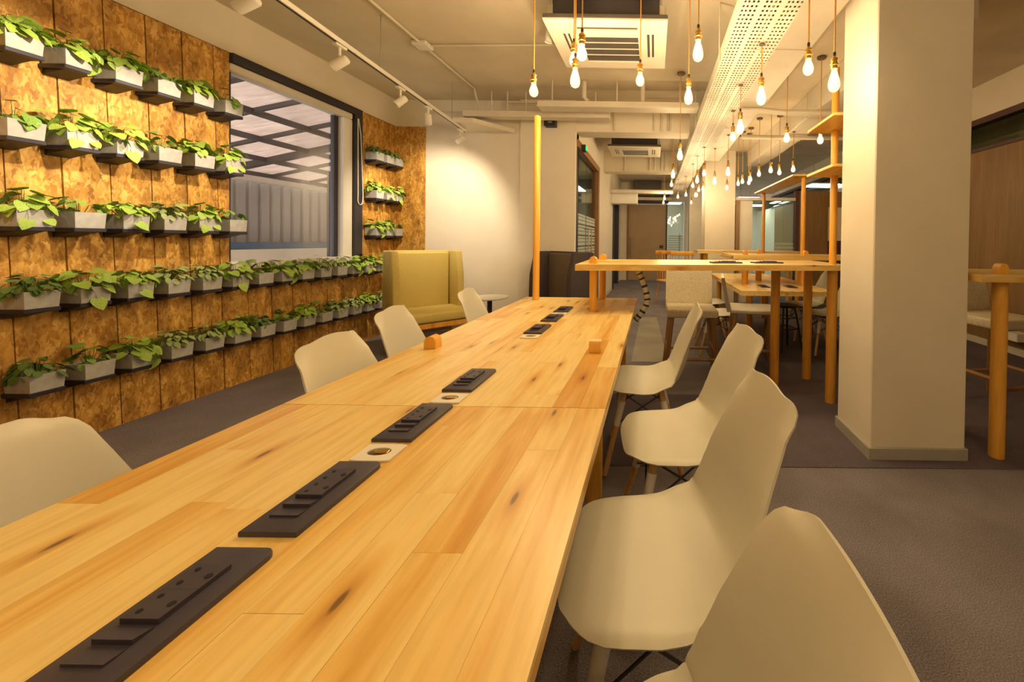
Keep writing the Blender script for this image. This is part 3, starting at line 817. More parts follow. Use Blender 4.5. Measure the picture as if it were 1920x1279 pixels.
# ------------------------------------------------------------------ pendant bulbs
def meshes_bulb():
    d = {}
    d['canopy'] = MB().lathe([(0.045, -0.022), (0.05, -0.018), (0.05, 0.0)], 18).mesh('ceiling_rose', M['rose'])
    d['cord'] = MB().tube([(0, 0, 0), (0, 0, 1)], 0.0042, 6).mesh('cord', M['cord'])
    d['socket'] = MB().lathe([(0.004, 0.078), (0.008, 0.072), (0.012, 0.066), (0.019, 0.060), (0.021, 0.056), (0.021, 0.048), (0.0175, 0.046), (0.0175, 0.030), (0.023, 0.028), (0.023, 0.020), (0.018, 0.018), (0.018, 0.0)], 16).mesh('socket', M['brass'])
    d['cap'] = MB().lathe([(0.0045, 0.074), (0.0085, 0.0765), (0.0085, 0.093), (0.005, 0.098)], 10).mesh('cord_grip', M['wire'])
    d['p'] = MB().lathe([(0.0, -0.128), (0.012, -0.126), (0.024, -0.118), (0.0315, -0.100), (0.033, -0.083), (0.029, -0.060), (0.021, -0.032), (0.0155, -0.012), (0.0145, 0.002)], 18).mesh('bulb_glass', M['bulb'], 60)
    d['g'] = MB().lathe([(0.0, -0.094), (0.014, -0.091), (0.025, -0.081), (0.0305, -0.064), (0.030, -0.048), (0.024, -0.030), (0.0165, -0.012), (0.0145, 0.002)], 18).mesh('bulb_glass', M['bulb'], 60)
    mb = MB()
    for k in range(4):
        a = k * PI / 2 + 0.4
        mb.tube([(0.004 * math.cos(a), 0.004 * math.sin(a), -0.012), (0.013 * math.cos(a), 0.013 * math.sin(a), -0.095), (0.013 * math.cos(a + 1), 0.013 * math.sin(a + 1), -0.03)], 0.0022, 5)
    d['fp'] = mb.mesh('filament', M['filament'], 60)
    mb = MB()
    for k in range(3):
        a = k * 2 * PI / 3
        mb.tube([(0.004 * math.cos(a), 0.004 * math.sin(a), -0.012), (0.012 * math.cos(a), 0.012 * math.sin(a), -0.068), (0.012 * math.cos(a + 1.2), 0.012 * math.sin(a + 1.2), -0.025)], 0.0025, 5)
    d['fg'] = mb.mesh('filament', M['filament'], 60)
    return d
BMS = meshes_bulb()
def hang_z(x, y):
    if 0.45 < x < 0.88: return 2.646
    if 0.86 < x < 1.25 and 1 < y < 7.58: return 2.795
    if 1.85 < x < 2.22 and y > 2.7: return 2.795
    if y < 2.68 and 1.28 < x < 2.55: return 3.0
    return ZC
def pendant(kind, x, y, z, label, group, power=1.0):
    """z is the middle of the glass"""
    zm = 0.065 if kind == 'p' else 0.050
    t = thing('pendant_bulb', label, 'pendant lamp', (x, y, z + zm), 0, group)
    place(BMS['socket'], 'socket', t)
    place(BMS['cap'], 'cord_grip', t)
    place(BMS[kind], 'bulb_glass', t)
    f = place(BMS['f' + kind], 'filament', t)
    L = hang_z(x, y) - (z + zm)
    place(BMS['cord'], 'cord', t, (0, 0, 0.095), (0, 0, 0), (1, 1, L - 0.115))
    cs = 0.4 if hang_z(x, y) < 2.9 else 0.9
    place(BMS['canopy'], 'ceiling_rose', t, (0, 0, L - 0.0005), (0, 0, 0), (cs, cs, cs))
    ld = bpy.data.lights.new('bulb_light', 'POINT')
    ld.energy = BULB_W * power; ld.color = BULB_COL; ld.shadow_soft_size = 0.024
    lo = bpy.data.objects.new('lamp', ld); COL.objects.link(lo); lo.parent = t
    lo.location = (0, 0, -0.07 if kind == 'p' else -0.055)
    return t
BULBS = [('g', -0.854, 2.775, 2.292), ('g', -0.576, 2.775, 2.51), ('g', -0.44, 2.348, 2.355), ('p', -0.53, 2.6, 2.31), ('g', -0.114, 2.84, 2.402), ('p', 0.255, 2.426, 2.414), ('p', 0.245, 2.96, 2.336), ('p', 0.275, 4.353, 2.204), ('g', 0.893, 2.33, 2.279), ('p', 1.008, 2.245, 2.17), ('p', 0.742, 2.792, 2.281), ('p', 0.755, 3.524, 2.275), ('g', 0.825, 4.21, 2.367), ('g', 1.308, 3.939, 2.291), ('g', 1.642, 3.939, 2.279),
 ('g', 0.729, 5.851, 2.262), ('p', 0.996, 6.563, 2.263), ('p', 1.059, 5.718, 2.266), ('g', 1.355, 7.4, 2.266), ('p', 0.692, 6.451, 2.26), ('g', 0.688, 7.121, 2.258), ('g', 0.674, 8.481, 2.254), ('g', 0.89, 8.577, 2.257), ('g', 0.526, 8.88, 2.251), ('g', 0.951, 10.2, 2.254), ('g', 0.95, 8.9, 2.30), ('g', 0.86, 7.702, 2.259), ('g', 0.924, 7.548, 2.26), ('g', 1.449, 6.862, 2.268), ('g', 1.469, 6.621, 2.269), ('g', 1.548, 6.397, 2.271), ('g', 1.605, 6.739, 2.271), ('g', 1.553, 5.897, 2.272), ('g', 1.638, 5.591, 2.274), ('g', 1.815, 5.762, 2.276), ('g', 1.93, 5.52, 2.278), ('g', 0.298, 6.989, 2.253), ('p', 0.275, 5.943, 2.255), ('g', 0.235, 9.205, 2.247), ('g', 0.235, 10.2, 2.244)]
zones = {}
for b in BULBS:
    x = b[1]
    zn = 'over the long table' if x < -0.05 else 'left of the perforated tray' if x < 0.45 else 'along the right edge of the perforated tray' if x < 1.25 else 'over the far high tables'
    zones.setdefault(zn, []).append(b)
for zn, bs in zones.items():
    for i, b in enumerate(sorted(bs, key=lambda q: q[2])):
        pendant(*b, f"lit {'pear shaped' if b[0] == 'p' else 'round'} bulb, {ORD[i]} of those {zn}", 'filament bulbs ' + zn, 0.22 if b[1] > 1.0 and b[2] < 2.5 else 1.0 if b[1] < 0.4 else 0.5 if b[2] < 5 else 0.33)
for i, (x, y, z) in enumerate(((-0.55, 0.5, 2.2), (-0.4, -0.2, 2.2), (-0.6, -1.2, 2.2), (1.2, 0.35, 2.45), (1.5, -0.9, 2.4), (0.5, -1.5, 2.4))):  # unseen bulbs added overhead to brighten the near end of the room
    pendant('g', x, y, z, f'unseen round bulb added overhead, {ORD[i]} of those above the camera', 'unseen bulbs added above the camera')
#PART3
# ------------------------------------------------------------------ long table
tabl = thing('long_table', 'long communal pine table with peg legs and a tall post', 'table', (0, 0, 0))
TX0, TX1 = -1.10, -0.137
def staved(parent, x0, x1, y0, y1, z1, thick, mat, sw=0.08, axis='Y', lens=(0.35, 1.1)):
    core = MB().box(x0 + 0.002, x1 - 0.002, y0 + 0.002, y1 - 0.002, z1 - thick, z1 - 0.0125).build('tabletop', M[mat], parent)
    g = 0.0002
    a0, a1, b0, b1 = (x0, x1, y0, y1) if axis == 'Y' else (y0, y1, x0, x1)
    n = max(1, round((a1 - a0) / sw)); w = (a1 - a0) / n
    for i in range(n):
        u0, u1 = a0 + i * w, a0 + (i + 1) * w
        p = b0 - (random.uniform(0.0, 0.4))
        while p < b1 - 0.02:
            q = p + random.uniform(*lens)
            if b1 - q < 0.1: q = b1
            s0, s1 = max(p, b0), min(q, b1)
            dz = random.uniform(-0.0003, 0.0002)
            if axis == 'Y':
                bx = (u0 + g, u1 - g, s0 + g, s1 - g)
            else:
                bx = (s0 + g, s1 - g, u0 + g, u1 - g)
            cx, cy = (bx[0] + bx[1]) / 2, (bx[2] + bx[3]) / 2
            o = MB().box(bx[0] - cx, bx[1] - cx, bx[2] - cy, bx[3] - cy, -0.0122, 0.0 + dz).build('stave', M[mat], core, smooth=0)
            o.location = (cx, cy, z1)
            p = q
    return core
staved(tabl, TX0, TX1, -0.9, 1.168, 0.75, 0.042, 'pine')
staved(tabl, TX0, TX1, 1.171, 3.43, 0.75, 0.042, 'pine')
for (x, y) in ((-1.0, -0.5), (-0.25, -0.5), (-1.005, 1.80), (-0.255, 1.77), (-0.25, 3.2)):
    MB().cyl(x, y, 0, 0.708, 0.036, 18).build('leg', M['post'], tabl)
MB().cyl(-0.973, 3.27, 0, 0.708, 0.036, 18).build('leg', M['post'], tabl)
MB().cyl(-0.973, 3.27, 0.7505, 2.27, 0.027, 18, 0.01).build('post', M['post'], tabl)
for x, y, r in ((-1.005, 1.80, 0.026), (-0.255, 1.77, 0.026)):
    mb = MB()
    c_, a_ = (x, 'Y') if x < -0.6 else (y, 'X')
    mb.prism_axis([(c_ - r, 0.7505), (c_ + r, 0.7505), (c_ + r, 0.785), (c_ + r * 0.7, 0.80), (c_, 0.807), (c_ - r * 0.7, 0.80), (c_ - r, 0.785)], (y if a_ == 'Y' else x) - 0.027, (y if a_ == 'Y' else x) + 0.027, a_)
    mb.build('peg', M['post'], tabl)
MB().box(-0.22, -0.18, -0.8, 3.3, 0.64, 0.7075).build('apron_rail', M['pine'], tabl)
MB().box(-1.05, -1.01, -0.8, 3.3, 0.64, 0.7075).build('apron_rail', M['pine'], tabl)

# power modules and cable grommets on the table
def power_module():
    t = thing('power_module', '', 'power socket')
    w, l = 0.097, 0.212
    mb = MB()
    r = 0.016
    pts = [(0, 0), (w, 0), (w, l - r)] + [(w - r + r * math.cos(a), l - r + r * math.sin(a)) for a in (0.4, 0.8, 1.2)] + [(w - r, l), (0, l)]
    mb.prism(pts, 0, 0.009)
    tops = [e for e in mb.bm.edges if all(v.co.z > 0.008 for v in e.verts)]
    bmesh.ops.bevel(mb.bm, geom=tops, offset=0.0025, segments=2, affect='EDGES', profile=0.5)
    mb.build('base_plate', M['plate'], t)
    # rocker switches and two socket faces stepping up like saw teeth
    x0, x1 = 0.018, 0.067
    def wedge(name, ya, yb, za, zb):
        mb = MB()
        mb.prism_axis([(ya, 0.0091), (yb, 0.0091), (yb, 0.0091 + zb), (ya, 0.0091 + za)], x0, x1, 'X')
        return mb.build(name, M['plate'], t, 0)
    wedge('rocker_switch', 0.035, 0.057, 0.0035, 0.0006)
    wedge('rocker_switch', 0.060, 0.082, 0.0065, 0.0015)
    for k in range(2):
        ya = 0.085 + k * 0.043
        f = wedge('socket_face', ya, ya + 0.0425, 0.0075 - k * 0.0005, 0.0072 - k * 0.0005)
        zt = 0.0167 - k * 0.0003
        for (hx, hy, rr) in ((0.058, 0.021, 0.0046), (0.030, 0.010, 0.0034), (0.030, 0.032, 0.0034)):
            mb = MB()
            mb.lathe([(rr, zt - 0.001), (rr, zt + 0.0004), (rr * 0.6, zt + 0.0004), (rr * 0.5, zt - 0.001)], 10, hx, ya + hy)
            mb.lathe([(0, zt), (rr * 0.65, zt + 0.0002)], 10, hx, ya + hy)
            mb.build('pin_hole', M['hole'], f)
    return t
pm0 = power_module()
MODS = [0.405, 0.648, 0.957, 1.277, 2.078, 2.392, 2.70]
for i, yy in enumerate(MODS):
    o = pm0 if i == 0 else copy_tree(pm0)
    o.location = (-0.683, yy, 0.7506)
    tag(o, f"black power socket strip let into the long table, {['nearest the camera', 'second from the camera', 'third from the camera', 'fourth from the camera', 'third from the far end', 'second from the far end', 'last at the far end'][i]}", 'power socket', 'power strips along the long table')
def grommet():
    t = thing('cable_grommet', '', 'cable grommet')
    mb = MB()
    n = 20
    out = [(-0.045, -0.034), (0.045, -0.034), (0.045, 0.034), (-0.045, 0.034)]
    ring_o = []
    ring_i = []
    for k in range(n):
        a = 2 * PI * k / n + 0.001
        c, s = math.cos(a), math.sin(a)
        m = min(0.045 / max(abs(c), 1e-6), 0.036 / max(abs(s), 1e-6))
        ring_o.append((c * m, s * m)); ring_i.append((c * 0.026, s * 0.017))
    bm = mb.bm
    vo = [bm.verts.new((x, y, 0.004)) for x, y in ring_o]; vi = [bm.verts.new((x, y, 0.005)) for x, y in ring_i]
    vb = [bm.verts.new((x, y, 0.0)) for x, y in ring_o]; vd = [bm.verts.new((x, y, 0.0008)) for x, y in ring_i]
    for k in range(n):
        j = (k + 1) % n
        bm.faces.new((vo[k], vo[j], vi[j], vi[k])); bm.faces.new((vb[j], vb[k], vo[k], vo[j])); bm.faces.new((vi[k], vi[j], vd[j], vd[k]))
    mb.build('plate', M['sleeve'], t, 25)
    MB().lathe([(0, 0.0004), (0.03, 0.0006)], 16).build('opening', M['rose'], t)
    MB().box(-0.014, 0.020, -0.003, 0.013, 0.0008, 0.0042, 0.002).build('flap', M['brass'], t)
    return t
gr0 = grommet()
for i, yy in enumerate((0.906, 1.221, 2.018, 2.655)):
    o = gr0 if i == 0 else copy_tree(gr0)
    o.location = (-0.628 if i < 2 else -0.625, yy, 0.7506)
    tag(o, f"white square cable grommet in the long table, {['nearest the camera', 'second from the camera', 'third from the camera', 'last at the far end'][i]}", 'cable grommet', 'cable grommets along the long table')

# ------------------------------------------------------------------ shell chairs
def shell_mesh(soft=False):
    P = [(.245, .426), (.222, .440), (.17, .446), (.10, .442), (.03, .434), (-.03, .430), (-.085, .436), (-.16, .454), (-.195, .497), (-.221, .56), (-.2356, .6251), (-.25, .6902), (-.2637, .7554), (-.2765, .8205), (-.288, .8856)]
    Wd = [.190, .200, .218, .230, .236, .236, .232, .224, .214, .2068, .1995, .1855, .1716, .1576, .1437]
    Li = [.0, .0014, .0041, .0068, .0109, .019, .034, .0476, .0558, .0571, .049, .0374, .0231, .0095, .0014]   # how far the sides come up / forward
    if soft:
        P = P[:7] + [(-.1709, .454), (-.2059, .497), (-.2319, .56), (-.252, .64), (-.2734, .725), (-.2948, .81), (-.2999, .83), (-.3050, .8524)]
        Wd = [.190, .200, .218, .230, .236, .236, .232, .224, .214, .206, .198, .1886, .1793, .1699, .1605]
        Li = [.000, .002, .007, .011, .018, .031, .055, .077, .091, .093, .080, .061, .038, .015, .002]
    P = [Vector((0, a, b)) for a, b in P]
    S_ = [0]
    for a, b in zip(P, P[1:]): S_.append(S_[-1] + (b - a).length)
    L = S_[-1]
    def at(s):
        s = max(0, min(L, s))
        for i in range(len(S_) - 1):
            if s <= S_[i + 1] + 1e-9:
                t = (s - S_[i]) / (S_[i + 1] - S_[i])
                p0, p1, p2, p3 = P[max(i - 1, 0)], P[i], P[i + 1], P[min(i + 2, len(P) - 1)]
                pt = 0.5 * (2 * p1 + (p2 - p0) * t + (2 * p0 - 5 * p1 + 4 * p2 - p3) * t * t + (3 * p1 - 3 * p2 + p3 - p0) * t ** 3)
                return pt, Wd[i] + (Wd[i + 1] - Wd[i]) * t, Li[i] + (Li[i + 1] - Li[i]) * t
    mb = MB(); bm = mb.bm
    NU, NV = 56, 32
    grid = []
    for j in range(NV + 1):
        v = -1 + 2 * j / NV
        v = math.sin(v * PI / 2) * 0.55 + v * 0.45
        av = abs(v)
        smin = 0.11 * (1 - (max(0.0, 1 - av ** 3.2)) ** 0.5)
        drop = 0.0177 * (0.5 - 0.5 * math.cos(PI * min(av / 0.783, 1)))
        if av > 0.74: drop += 0.040 * (1 - max(0.0, 1 - ((av - 0.74) / 0.26) ** 2) ** 0.5)
        if soft: drop = 0.0071 * (0.5 - 0.5 * math.cos(PI * min(av / 0.9, 1))) + (0.069 * (1 - max(0.0, 1 - ((av - 0.634) / 0.366) ** 2) ** 0.5) if av > 0.634 else 0)
        smax = L - drop
        col_ = []
        for i in range(NU + 1):
            s = smin + (smax - smin) * i / NU
            p, w, li = at(s)
            p2 = at(s + 0.004)[0]; p1 = at(s - 0.004)[0]
            tn = (p2 - p1).normalized()
            nrm = Vector((0, -tn.z, tn.y))          # up on the seat, forward on the back
            if nrm.z < 0 and abs(tn.z) < 0.5: nrm = -nrm
            nrm = Vector((0, tn.z, -tn.y))
            u = s / L
            flare = 0.0347 * max(0.0, (u - 0.892) / 0.108) ** 1.3 * max(0.0, (av - 0.5575) / 0.4425) ** 2
            if soft: flare = 0.0
            lip = 0.010 * max(0, (av - 0.86) / 0.14) ** 2 * (1 if u < 0.45 else 0.3)
            off = li * av ** 2.1 - flare - lip
            col_.append(bm.verts.new((v * w, p.y + nrm.y * off, p.z + nrm.z * off)))
        grid.append(col_)
    for j in range(NV):
        for i in range(NU):
            bm.faces.new((grid[j][i], grid[j + 1][i], grid[j + 1][i + 1], grid[j][i + 1]))
    bmesh.ops.recalc_face_normals(bm, faces=bm.faces[:])
    bmesh.ops.solidify(bm, geom=bm.faces[:], thickness=0.006)
    return mb
SHELL = shell_mesh().mesh('shell', M['chair'], 50)
SHELL_SOFT = shell_mesh(True).mesh('shell', M['chair'], 50)
def shell_chair(mat_leg='beech', sleeves=True):
    t = thing('shell_chair', '', 'chair')
    place(SHELL, 'shell', t)
    for sx in (-1, 1):
        for sy in (-1, 1):
            a = Vector((sx * 0.105, sy * 0.10 + 0.03, 0.405)); b = Vector((sx * 0.215, sy * 0.205 + 0.02, 0.0))
            l = MB().tube([a, a + (b - a) * 0.98, b], 0.0165, 12, 0.011).build('leg', M[mat_leg], t)
            if sleeves:
                MB().tube([a + (b - a) * 0.12, a + (b - a) * 0.42], 0.0205, 12, 0.0175).build('leg_sleeve', M['sleeve'], l)
    q = {}
    for sx in (-1, 1):
        for sy in (-1, 1):
            q[sx, sy] = Vector((sx * 0.105, sy * 0.10 + 0.03, 0.405))
    def low(sx, sy, f): return q[sx, sy] + (Vector((sx * 0.215, sy * 0.205 + 0.02, 0)) - q[sx, sy]) * f
    for s in ((1, 1, -1, 1), (1, -1, -1, -1), (1, 1, 1, -1), (-1, 1, -1, -1)):
        a, b = low(s[0], s[1], 0.03), low(s[2], s[3], 0.40)
        c, d = low(s[2], s[3], 0.03), low(s[0], s[1], 0.40)
        MB().tube([a, b], 0.0042, 6).build('brace_wire', M['wire'], t)
        MB().tube([c, d], 0.0042, 6).build('brace_wire', M['wire'], t)
    MB().tube([(-0.11, -0.08, 0.412), (0.11, -0.08, 0.412), (0.11, 0.14, 0.412), (-0.11, 0.14, 0.412)], 0.008, 6, closed=True).build('seat_mount', M['wire'], t)
    return t
ch0 = shell_chair()
used = [False]
def put_chair(x, y, rz, label, group, soft=False):
    o = ch0 if not used[0] else copy_tree(ch0)
    used[0] = True
    for c in o.children:
        if c.name.startswith('shell'): c.data = SHELL_SOFT if soft else SHELL
    o.location = (x, y, 0.006); o.rotation_euler = (0, 0, rz)
    return tag(o, label, 'chair', group)
G1 = 'white shell chairs around the long table'
# chairs on the right face -X: local +Y -> -X is a quarter turn
put_chair(-0.061, 0.454, 1.573, 'white moulded shell chair in the bottom right corner, nearest on the right side', G1, True)
put_chair(0.026, 1.006, 1.691, 'white moulded shell chair, second nearest on the right side of the long table', G1)
put_chair(0.125, 1.642, 1.735, 'white moulded shell chair, third on the right side of the long table', G1)
put_chair(-0.024, 2.293, 1.59, 'white moulded shell chair beneath the high table end, farthest on the right side', G1)
put_chair(-1.022, 0.823, -1.249, 'white moulded shell chair at the left edge, nearest on the planter side', G1, True)
put_chair(-0.905, 1.468, -1.509, 'white moulded shell chair, second on the planter side of the long table', G1)
put_chair(-1.083, 2.093, -1.457, 'white moulded shell chair, third on the planter side, before the olive booth seat', G1)
put_chair(-1.069, 2.882, -1.508, 'white moulded shell chair, farthest on the planter side, beside the round side table', G1)
#PART4
# ------------------------------------------------------------------ high tables
def high_table(label, corners, z1, thick, legs, stands, mat='pine_x', sw=0.09):
    """corners FL, FR, BR, BL; staves run along the front edge"""
    t = thing('high_table', label, 'table', (0, 0, 0))
    FL, FR, BR, BL = [Vector((*c, 0)) for c in corners]
    MB().prism([(c.x, c.y) for c in (FL, FR, BR, BL)], z1 - thick, z1 - 0.0125).build('tabletop', M[mat], t)
    core = t.children[0]
    n = max(3, round((BL - FL).length / sw))
    for i in range(n):
        a0, a1 = i / n, (i + 1) / n
        u = -random.uniform(0, 0.3)
        W_ = (FR - FL).length
        while u < 1:
            v = u + random.uniform(0.35, 0.9) / W_
            if 1 - v < 0.06: v = 1
            s0, s1 = max(u, 0), min(v, 1)
            def q(a, s): return (FL.lerp(FR, s)).lerp(BL.lerp(BR, s), a)
            pts = [q(a0, s0), q(a0, s1), q(a1, s1), q(a1, s0)]
            c = (pts[0] + pts[1] + pts[2] + pts[3]) / 4
            pts = [((p - c) * 0.9995) for p in pts]
            o = MB().prism([(p.x, p.y) for p in pts], -0.0122, random.uniform(-0.0003, 0.0002)).build('stave', M[mat], core, smooth=0)
            o.location = (c.x, c.y, z1)
            u = v
    for (x, y, zb, zt, *rr) in legs:
        MB().cyl(x, y, zb, z1 - thick - 0.0005, rr[0] if rr else 0.039, 18).build('leg', M['post'], t)
        if zt and zt < z1 + 0.1:
            r = 0.027; h = zt - z1
            MB().prism_axis([(x - r, z1 + 0.0005), (x + r, z1 + 0.0005), (x + r, z1 + h * 0.55), (x + r * 0.72, z1 + h * 0.85), (x + r * 0.3, z1 + h), (x - r * 0.3, z1 + h), (x - r * 0.72, z1 + h * 0.85), (x - r, z1 + h * 0.55)], y - r, y + r, 'Y').build('peg', M['post'], t)
        elif zt:
            MB().cyl(x, y, z1 + 0.0005, zt, 0.027, 16, 0.012).build('post', M['post'], t)
    return t
ht = high_table('high pine bar table straddling the far end of the long table', ((-0.53, 2.66), (1.50, 3.0), (1.50, 3.78), (-0.55, 3.43)), 1.085, 0.042,
                ((-0.425, 2.79, 0.7505, 1.135, 0.027), (-0.43, 3.35, 0.7505, 1.135, 0.027), (1.40, 3.085, 0, 2.62), (1.07, 3.45, 0, None), (1.42, 3.62, 0, None)), None)
for z in (1.775, 2.125):
    sh = MB().box(1.215, 1.56, 2.70, 3.16, z, z + 0.02, 0.002)
    sh.build('shelf_board', M['pine'], ht)
MB().cyl(1.40, 2.74, 1.0855, 2.62, 0.027, 16).build('post', M['post'], ht)
high_table('second high pine table right of the cream column', ((1.84, 2.21), (3.7, 2.21), (3.7, 2.75), (1.84, 2.75)), 1.085, 0.042,
           ((2.04, 2.318, 0, 1.145), (2.04, 2.68, 0, None), (3.5, 2.318, 0, None), (3.5, 2.68, 0, None)), None)
h3 = high_table('farther high pine table with shelf posts near the glass partition', ((0.93, 4.6), (3.0, 4.6), (3.0, 5.4), (0.93, 5.4)), 1.10, 0.05,
           ((1.09, 4.7, 0.7505, 1.155), (1.385, 5.2, 0.7505, 1.155), (1.83, 4.85, 0.7505, 2.10), (1.80, 4.68, 0.7505, 1.16), (2.85, 4.7, 0, None)), None)
MB().box(1.67, 1.95, 4.78, 6.6, 2.06, 2.08, 0.002).build('shelf_board', M['pine'], h3)
MB().cyl(1.80, 6.5, 0, 2.058, 0.027, 14).build('post', M['post'], h3)
high_table('farthest high pine table left of the far column', ((0.75, 6.75), (2.6, 6.75), (2.6, 7.4), (0.75, 7.4)), 1.10, 0.05, ((0.9, 6.85, 0, None), (2.5, 6.85, 0, None), (0.9, 7.3, 0, None), (2.5, 7.3, 0, None)), None)
# low table beyond the bar
lt = thing('low_table', 'second long low pine table seen beneath the high table', 'table')
staved(lt, 0.905, 1.88, 4.05, 6.3, 0.75, 0.05, 'pine', 0.12)
for x, y in ((1.02, 4.18), (1.60, 3.965 + 0.13), (1.02, 6.1), (1.75, 6.1)):
    MB().cyl(x, y, 0, 0.6995, 0.036, 16).build('leg', M['post'], lt)
pmh = None
for i, (x, y, rz) in enumerate(((0.44, 3.12, 0.165), (0.78, 3.18, 0.165))):
    o = copy_tree(pm0); o.location = (x, y, 1.0855); o.rotation_euler = (0, 0, rz - PI / 2); o.scale = (1, 1.15, 1)
    tag(o, ('left' if i == 0 else 'right') + ' black power socket strip on the high bar table', 'power socket', 'power strips on the high table')
for i, (x, y) in enumerate(((1.2, 4.35), (1.5, 4.35))):
    o = copy_tree(pm0); o.location = (x, y, 0.7506)
    tag(o, ('left' if i == 0 else 'right') + ' black power socket strip on the low far table', 'power socket', 'power strips on the low far table')

# cable spines
def spine(label, pts, n, mat):
    t = thing('cable_spine', label, 'cable spine')
    pts = [Vector(p) for p in pts]
    P = []
    for i in range(n + 1):
        s = i / n * (len(pts) - 1); k = min(int(s), len(pts) - 2); f = s - k
        p0, p1, p2, p3 = pts[max(k - 1, 0)], pts[k], pts[k + 1], pts[min(k + 2, len(pts) - 1)]
        P.append(0.5 * (2 * p1 + (p2 - p0) * f + (2 * p0 - 5 * p1 + 4 * p2 - p3) * f * f + (3 * p1 - 3 * p2 + p3 - p0) * f ** 3))
    for a, b in zip(P, P[1:]):
        MB().tube([a.lerp(b, 0.08), a.lerp(b, 0.5), a.lerp(b, 0.78)], 0.022, 8, 0.018).build('link', M[mat], t)
        MB().tube([a.lerp(b, 0.79), a.lerp(b, 1.06)], 0.024, 8).build('joint_ring', M['wire'], t)
    return t
spine('beige and black cable spine curving down from the high table', [(-0.115, 2.98, 1.025), (-0.09, 2.98, 0.97), (-0.055, 2.97, 0.87), (-0.045, 2.96, 0.79), (-0.085, 2.95, 0.71), (-0.13, 2.95, 0.66)], 9, 'weave')
spine('pale cable spine hanging beneath the far high table', [(1.42, 4.72, 1.04), (1.43, 4.72, 0.92), (1.44, 4.70, 0.82), (1.45, 4.70, 0.757)], 9, 'ac_white')

# ------------------------------------------------------------------ bar stools
def bar_stool(name, label, x, y, rz, hs=0.62, hb=1.0, style='woven'):
    t = thing(name, label, 'bar stool', (x, y, 0.006), rz, 'bar stools at the high tables')
    sm = M['weave'] if style == 'woven' else M['chair']
    hw = 0.235
    # upholstered seat and back in one bent slab each; local +Y is the front
    thk = 0.075 if style == 'woven' else 0.035
    MB().box(-hw, hw, -0.20, 0.22, hs - thk, hs, 0.4 * thk if thk < 0.05 else 0.018, 3).build('seat', sm, t, 60)
    mb = MB()
    n = 8
    pa, pb = [], []
    for i in range(n + 1):
        f = i / n
        yy = -0.20 - 0.06 * f
        zz = hs - 0.02 + (hb - hs) * f
        pa.append((yy, zz)); pb.append((yy - 0.035, zz))
    mb.prism_axis(pa + pb[::-1], -hw, hw, 'X')
    bmesh.ops.bevel(mb.bm, geom=[e for e in mb.bm.edges if e.calc_length() > 0.05 or abs(e.verts[0].co.x - e.verts[1].co.x) < 1e-5], offset=0.007, segments=2, affect='EDGES', profile=0.5)
    mb.build('backrest', sm, t, 60)
    lm = M['dark_wood']
    T = {}
    for sx in (-1, 1):
        for sy in (-1, 1):
            a = Vector((sx * 0.19, sy * 0.16, hs - thk - 0.0005)); b = Vector((sx * 0.245, sy * 0.215, 0))
            T[sx, sy] = (a, b)
            MB().tube([a, b], 0.024, 10, 0.019).build('leg', lm, t)
    for (p, q, f) in (((-1, 1), (1, 1), .70), ((-1, -1), (1, -1), .70), ((-1, 1), (-1, -1), .58), ((1, 1), (1, -1), .58)):
        a = T[p][0].lerp(T[p][1], f); b = T[q][0].lerp(T[q][1], f)
        MB().tube([a, b], 0.016, 8).build('stretcher', lm, t)
    if style != 'woven':
        for sy in (-1, 1):
            a = T[-1, sy][0]; b = T[1, sy][0]
            mb = MB()
            pts = [(-0.19, hs - 0.037), (0.19, hs - 0.037), (0.225, hs - 0.34), (0.165, hs - 0.18), (0.07, hs - 0.10), (-0.07, hs - 0.10), (-0.165, hs - 0.18), (-0.225, hs - 0.34)]
            mb.prism_axis(pts, sy * 0.165 - 0.012, sy * 0.165 + 0.012, 'Y')
            mb.build('apron', lm, t)
    return t
bar_stool('bar_stool', 'cream woven bar stool facing the camera beneath the high table', 0.365, 3.80, PI, 0.62, 1.02)
bar_stool('bar_stool', 'white bar stool turned sideways with arched brown legs', 0.96, 3.87, -PI / 2 - 0.16, 0.61, 0.93, 'shell')
bar_stool('bar_stool', 'cream woven bar stool right of the cream column', 2.68, 3.10, PI + 0.2, 0.70, 0.99)

# chairs around the far low table
G2 = 'chairs around the far low table'
put_chair(2.02, 4.55, PI / 2, 'white shell chair just left of the cream column, beyond the high table', G2)
put_chair(2.02, 5.2, PI / 2, 'white shell chair farther back on the right of the low far table', G2)
put_chair(0.70, 4.5, -PI / 2, 'white shell chair on the corridor side of the low far table', G2)
put_chair(0.72, 5.3, -PI / 2, 'second white shell chair on the corridor side of the low far table', G2)
def wire_stool(label, x, y, h):
    t = thing('wire_stool', label, 'stool', (x, y, 0.006), 0.3)
    MB().lathe([(0.0, h - 0.02), (0.14, h - 0.02), (0.155, h - 0.008), (0.15, h), (0, h)], 18).build('seat', M['wire'], t)
    L_ = []
    for k in range(4):
        a = PI / 4 + k * PI / 2
        p, q = Vector((0.11 * math.cos(a), 0.11 * math.sin(a), h - 0.021)), Vector((0.20 * math.cos(a), 0.20 * math.sin(a), 0))
        L_.append((p, q))
        MB().tube([p, q], 0.012, 8).build('leg', M['wire'], t)
    for f in (0.25, 0.5):
        MB().tube([p.lerp(q, f) for p, q in L_], 0.007, 6, closed=True).build('foot_ring', M['wire'], t)
wire_stool('black steel stool under the far low table', 1.55, 4.62, 0.52)
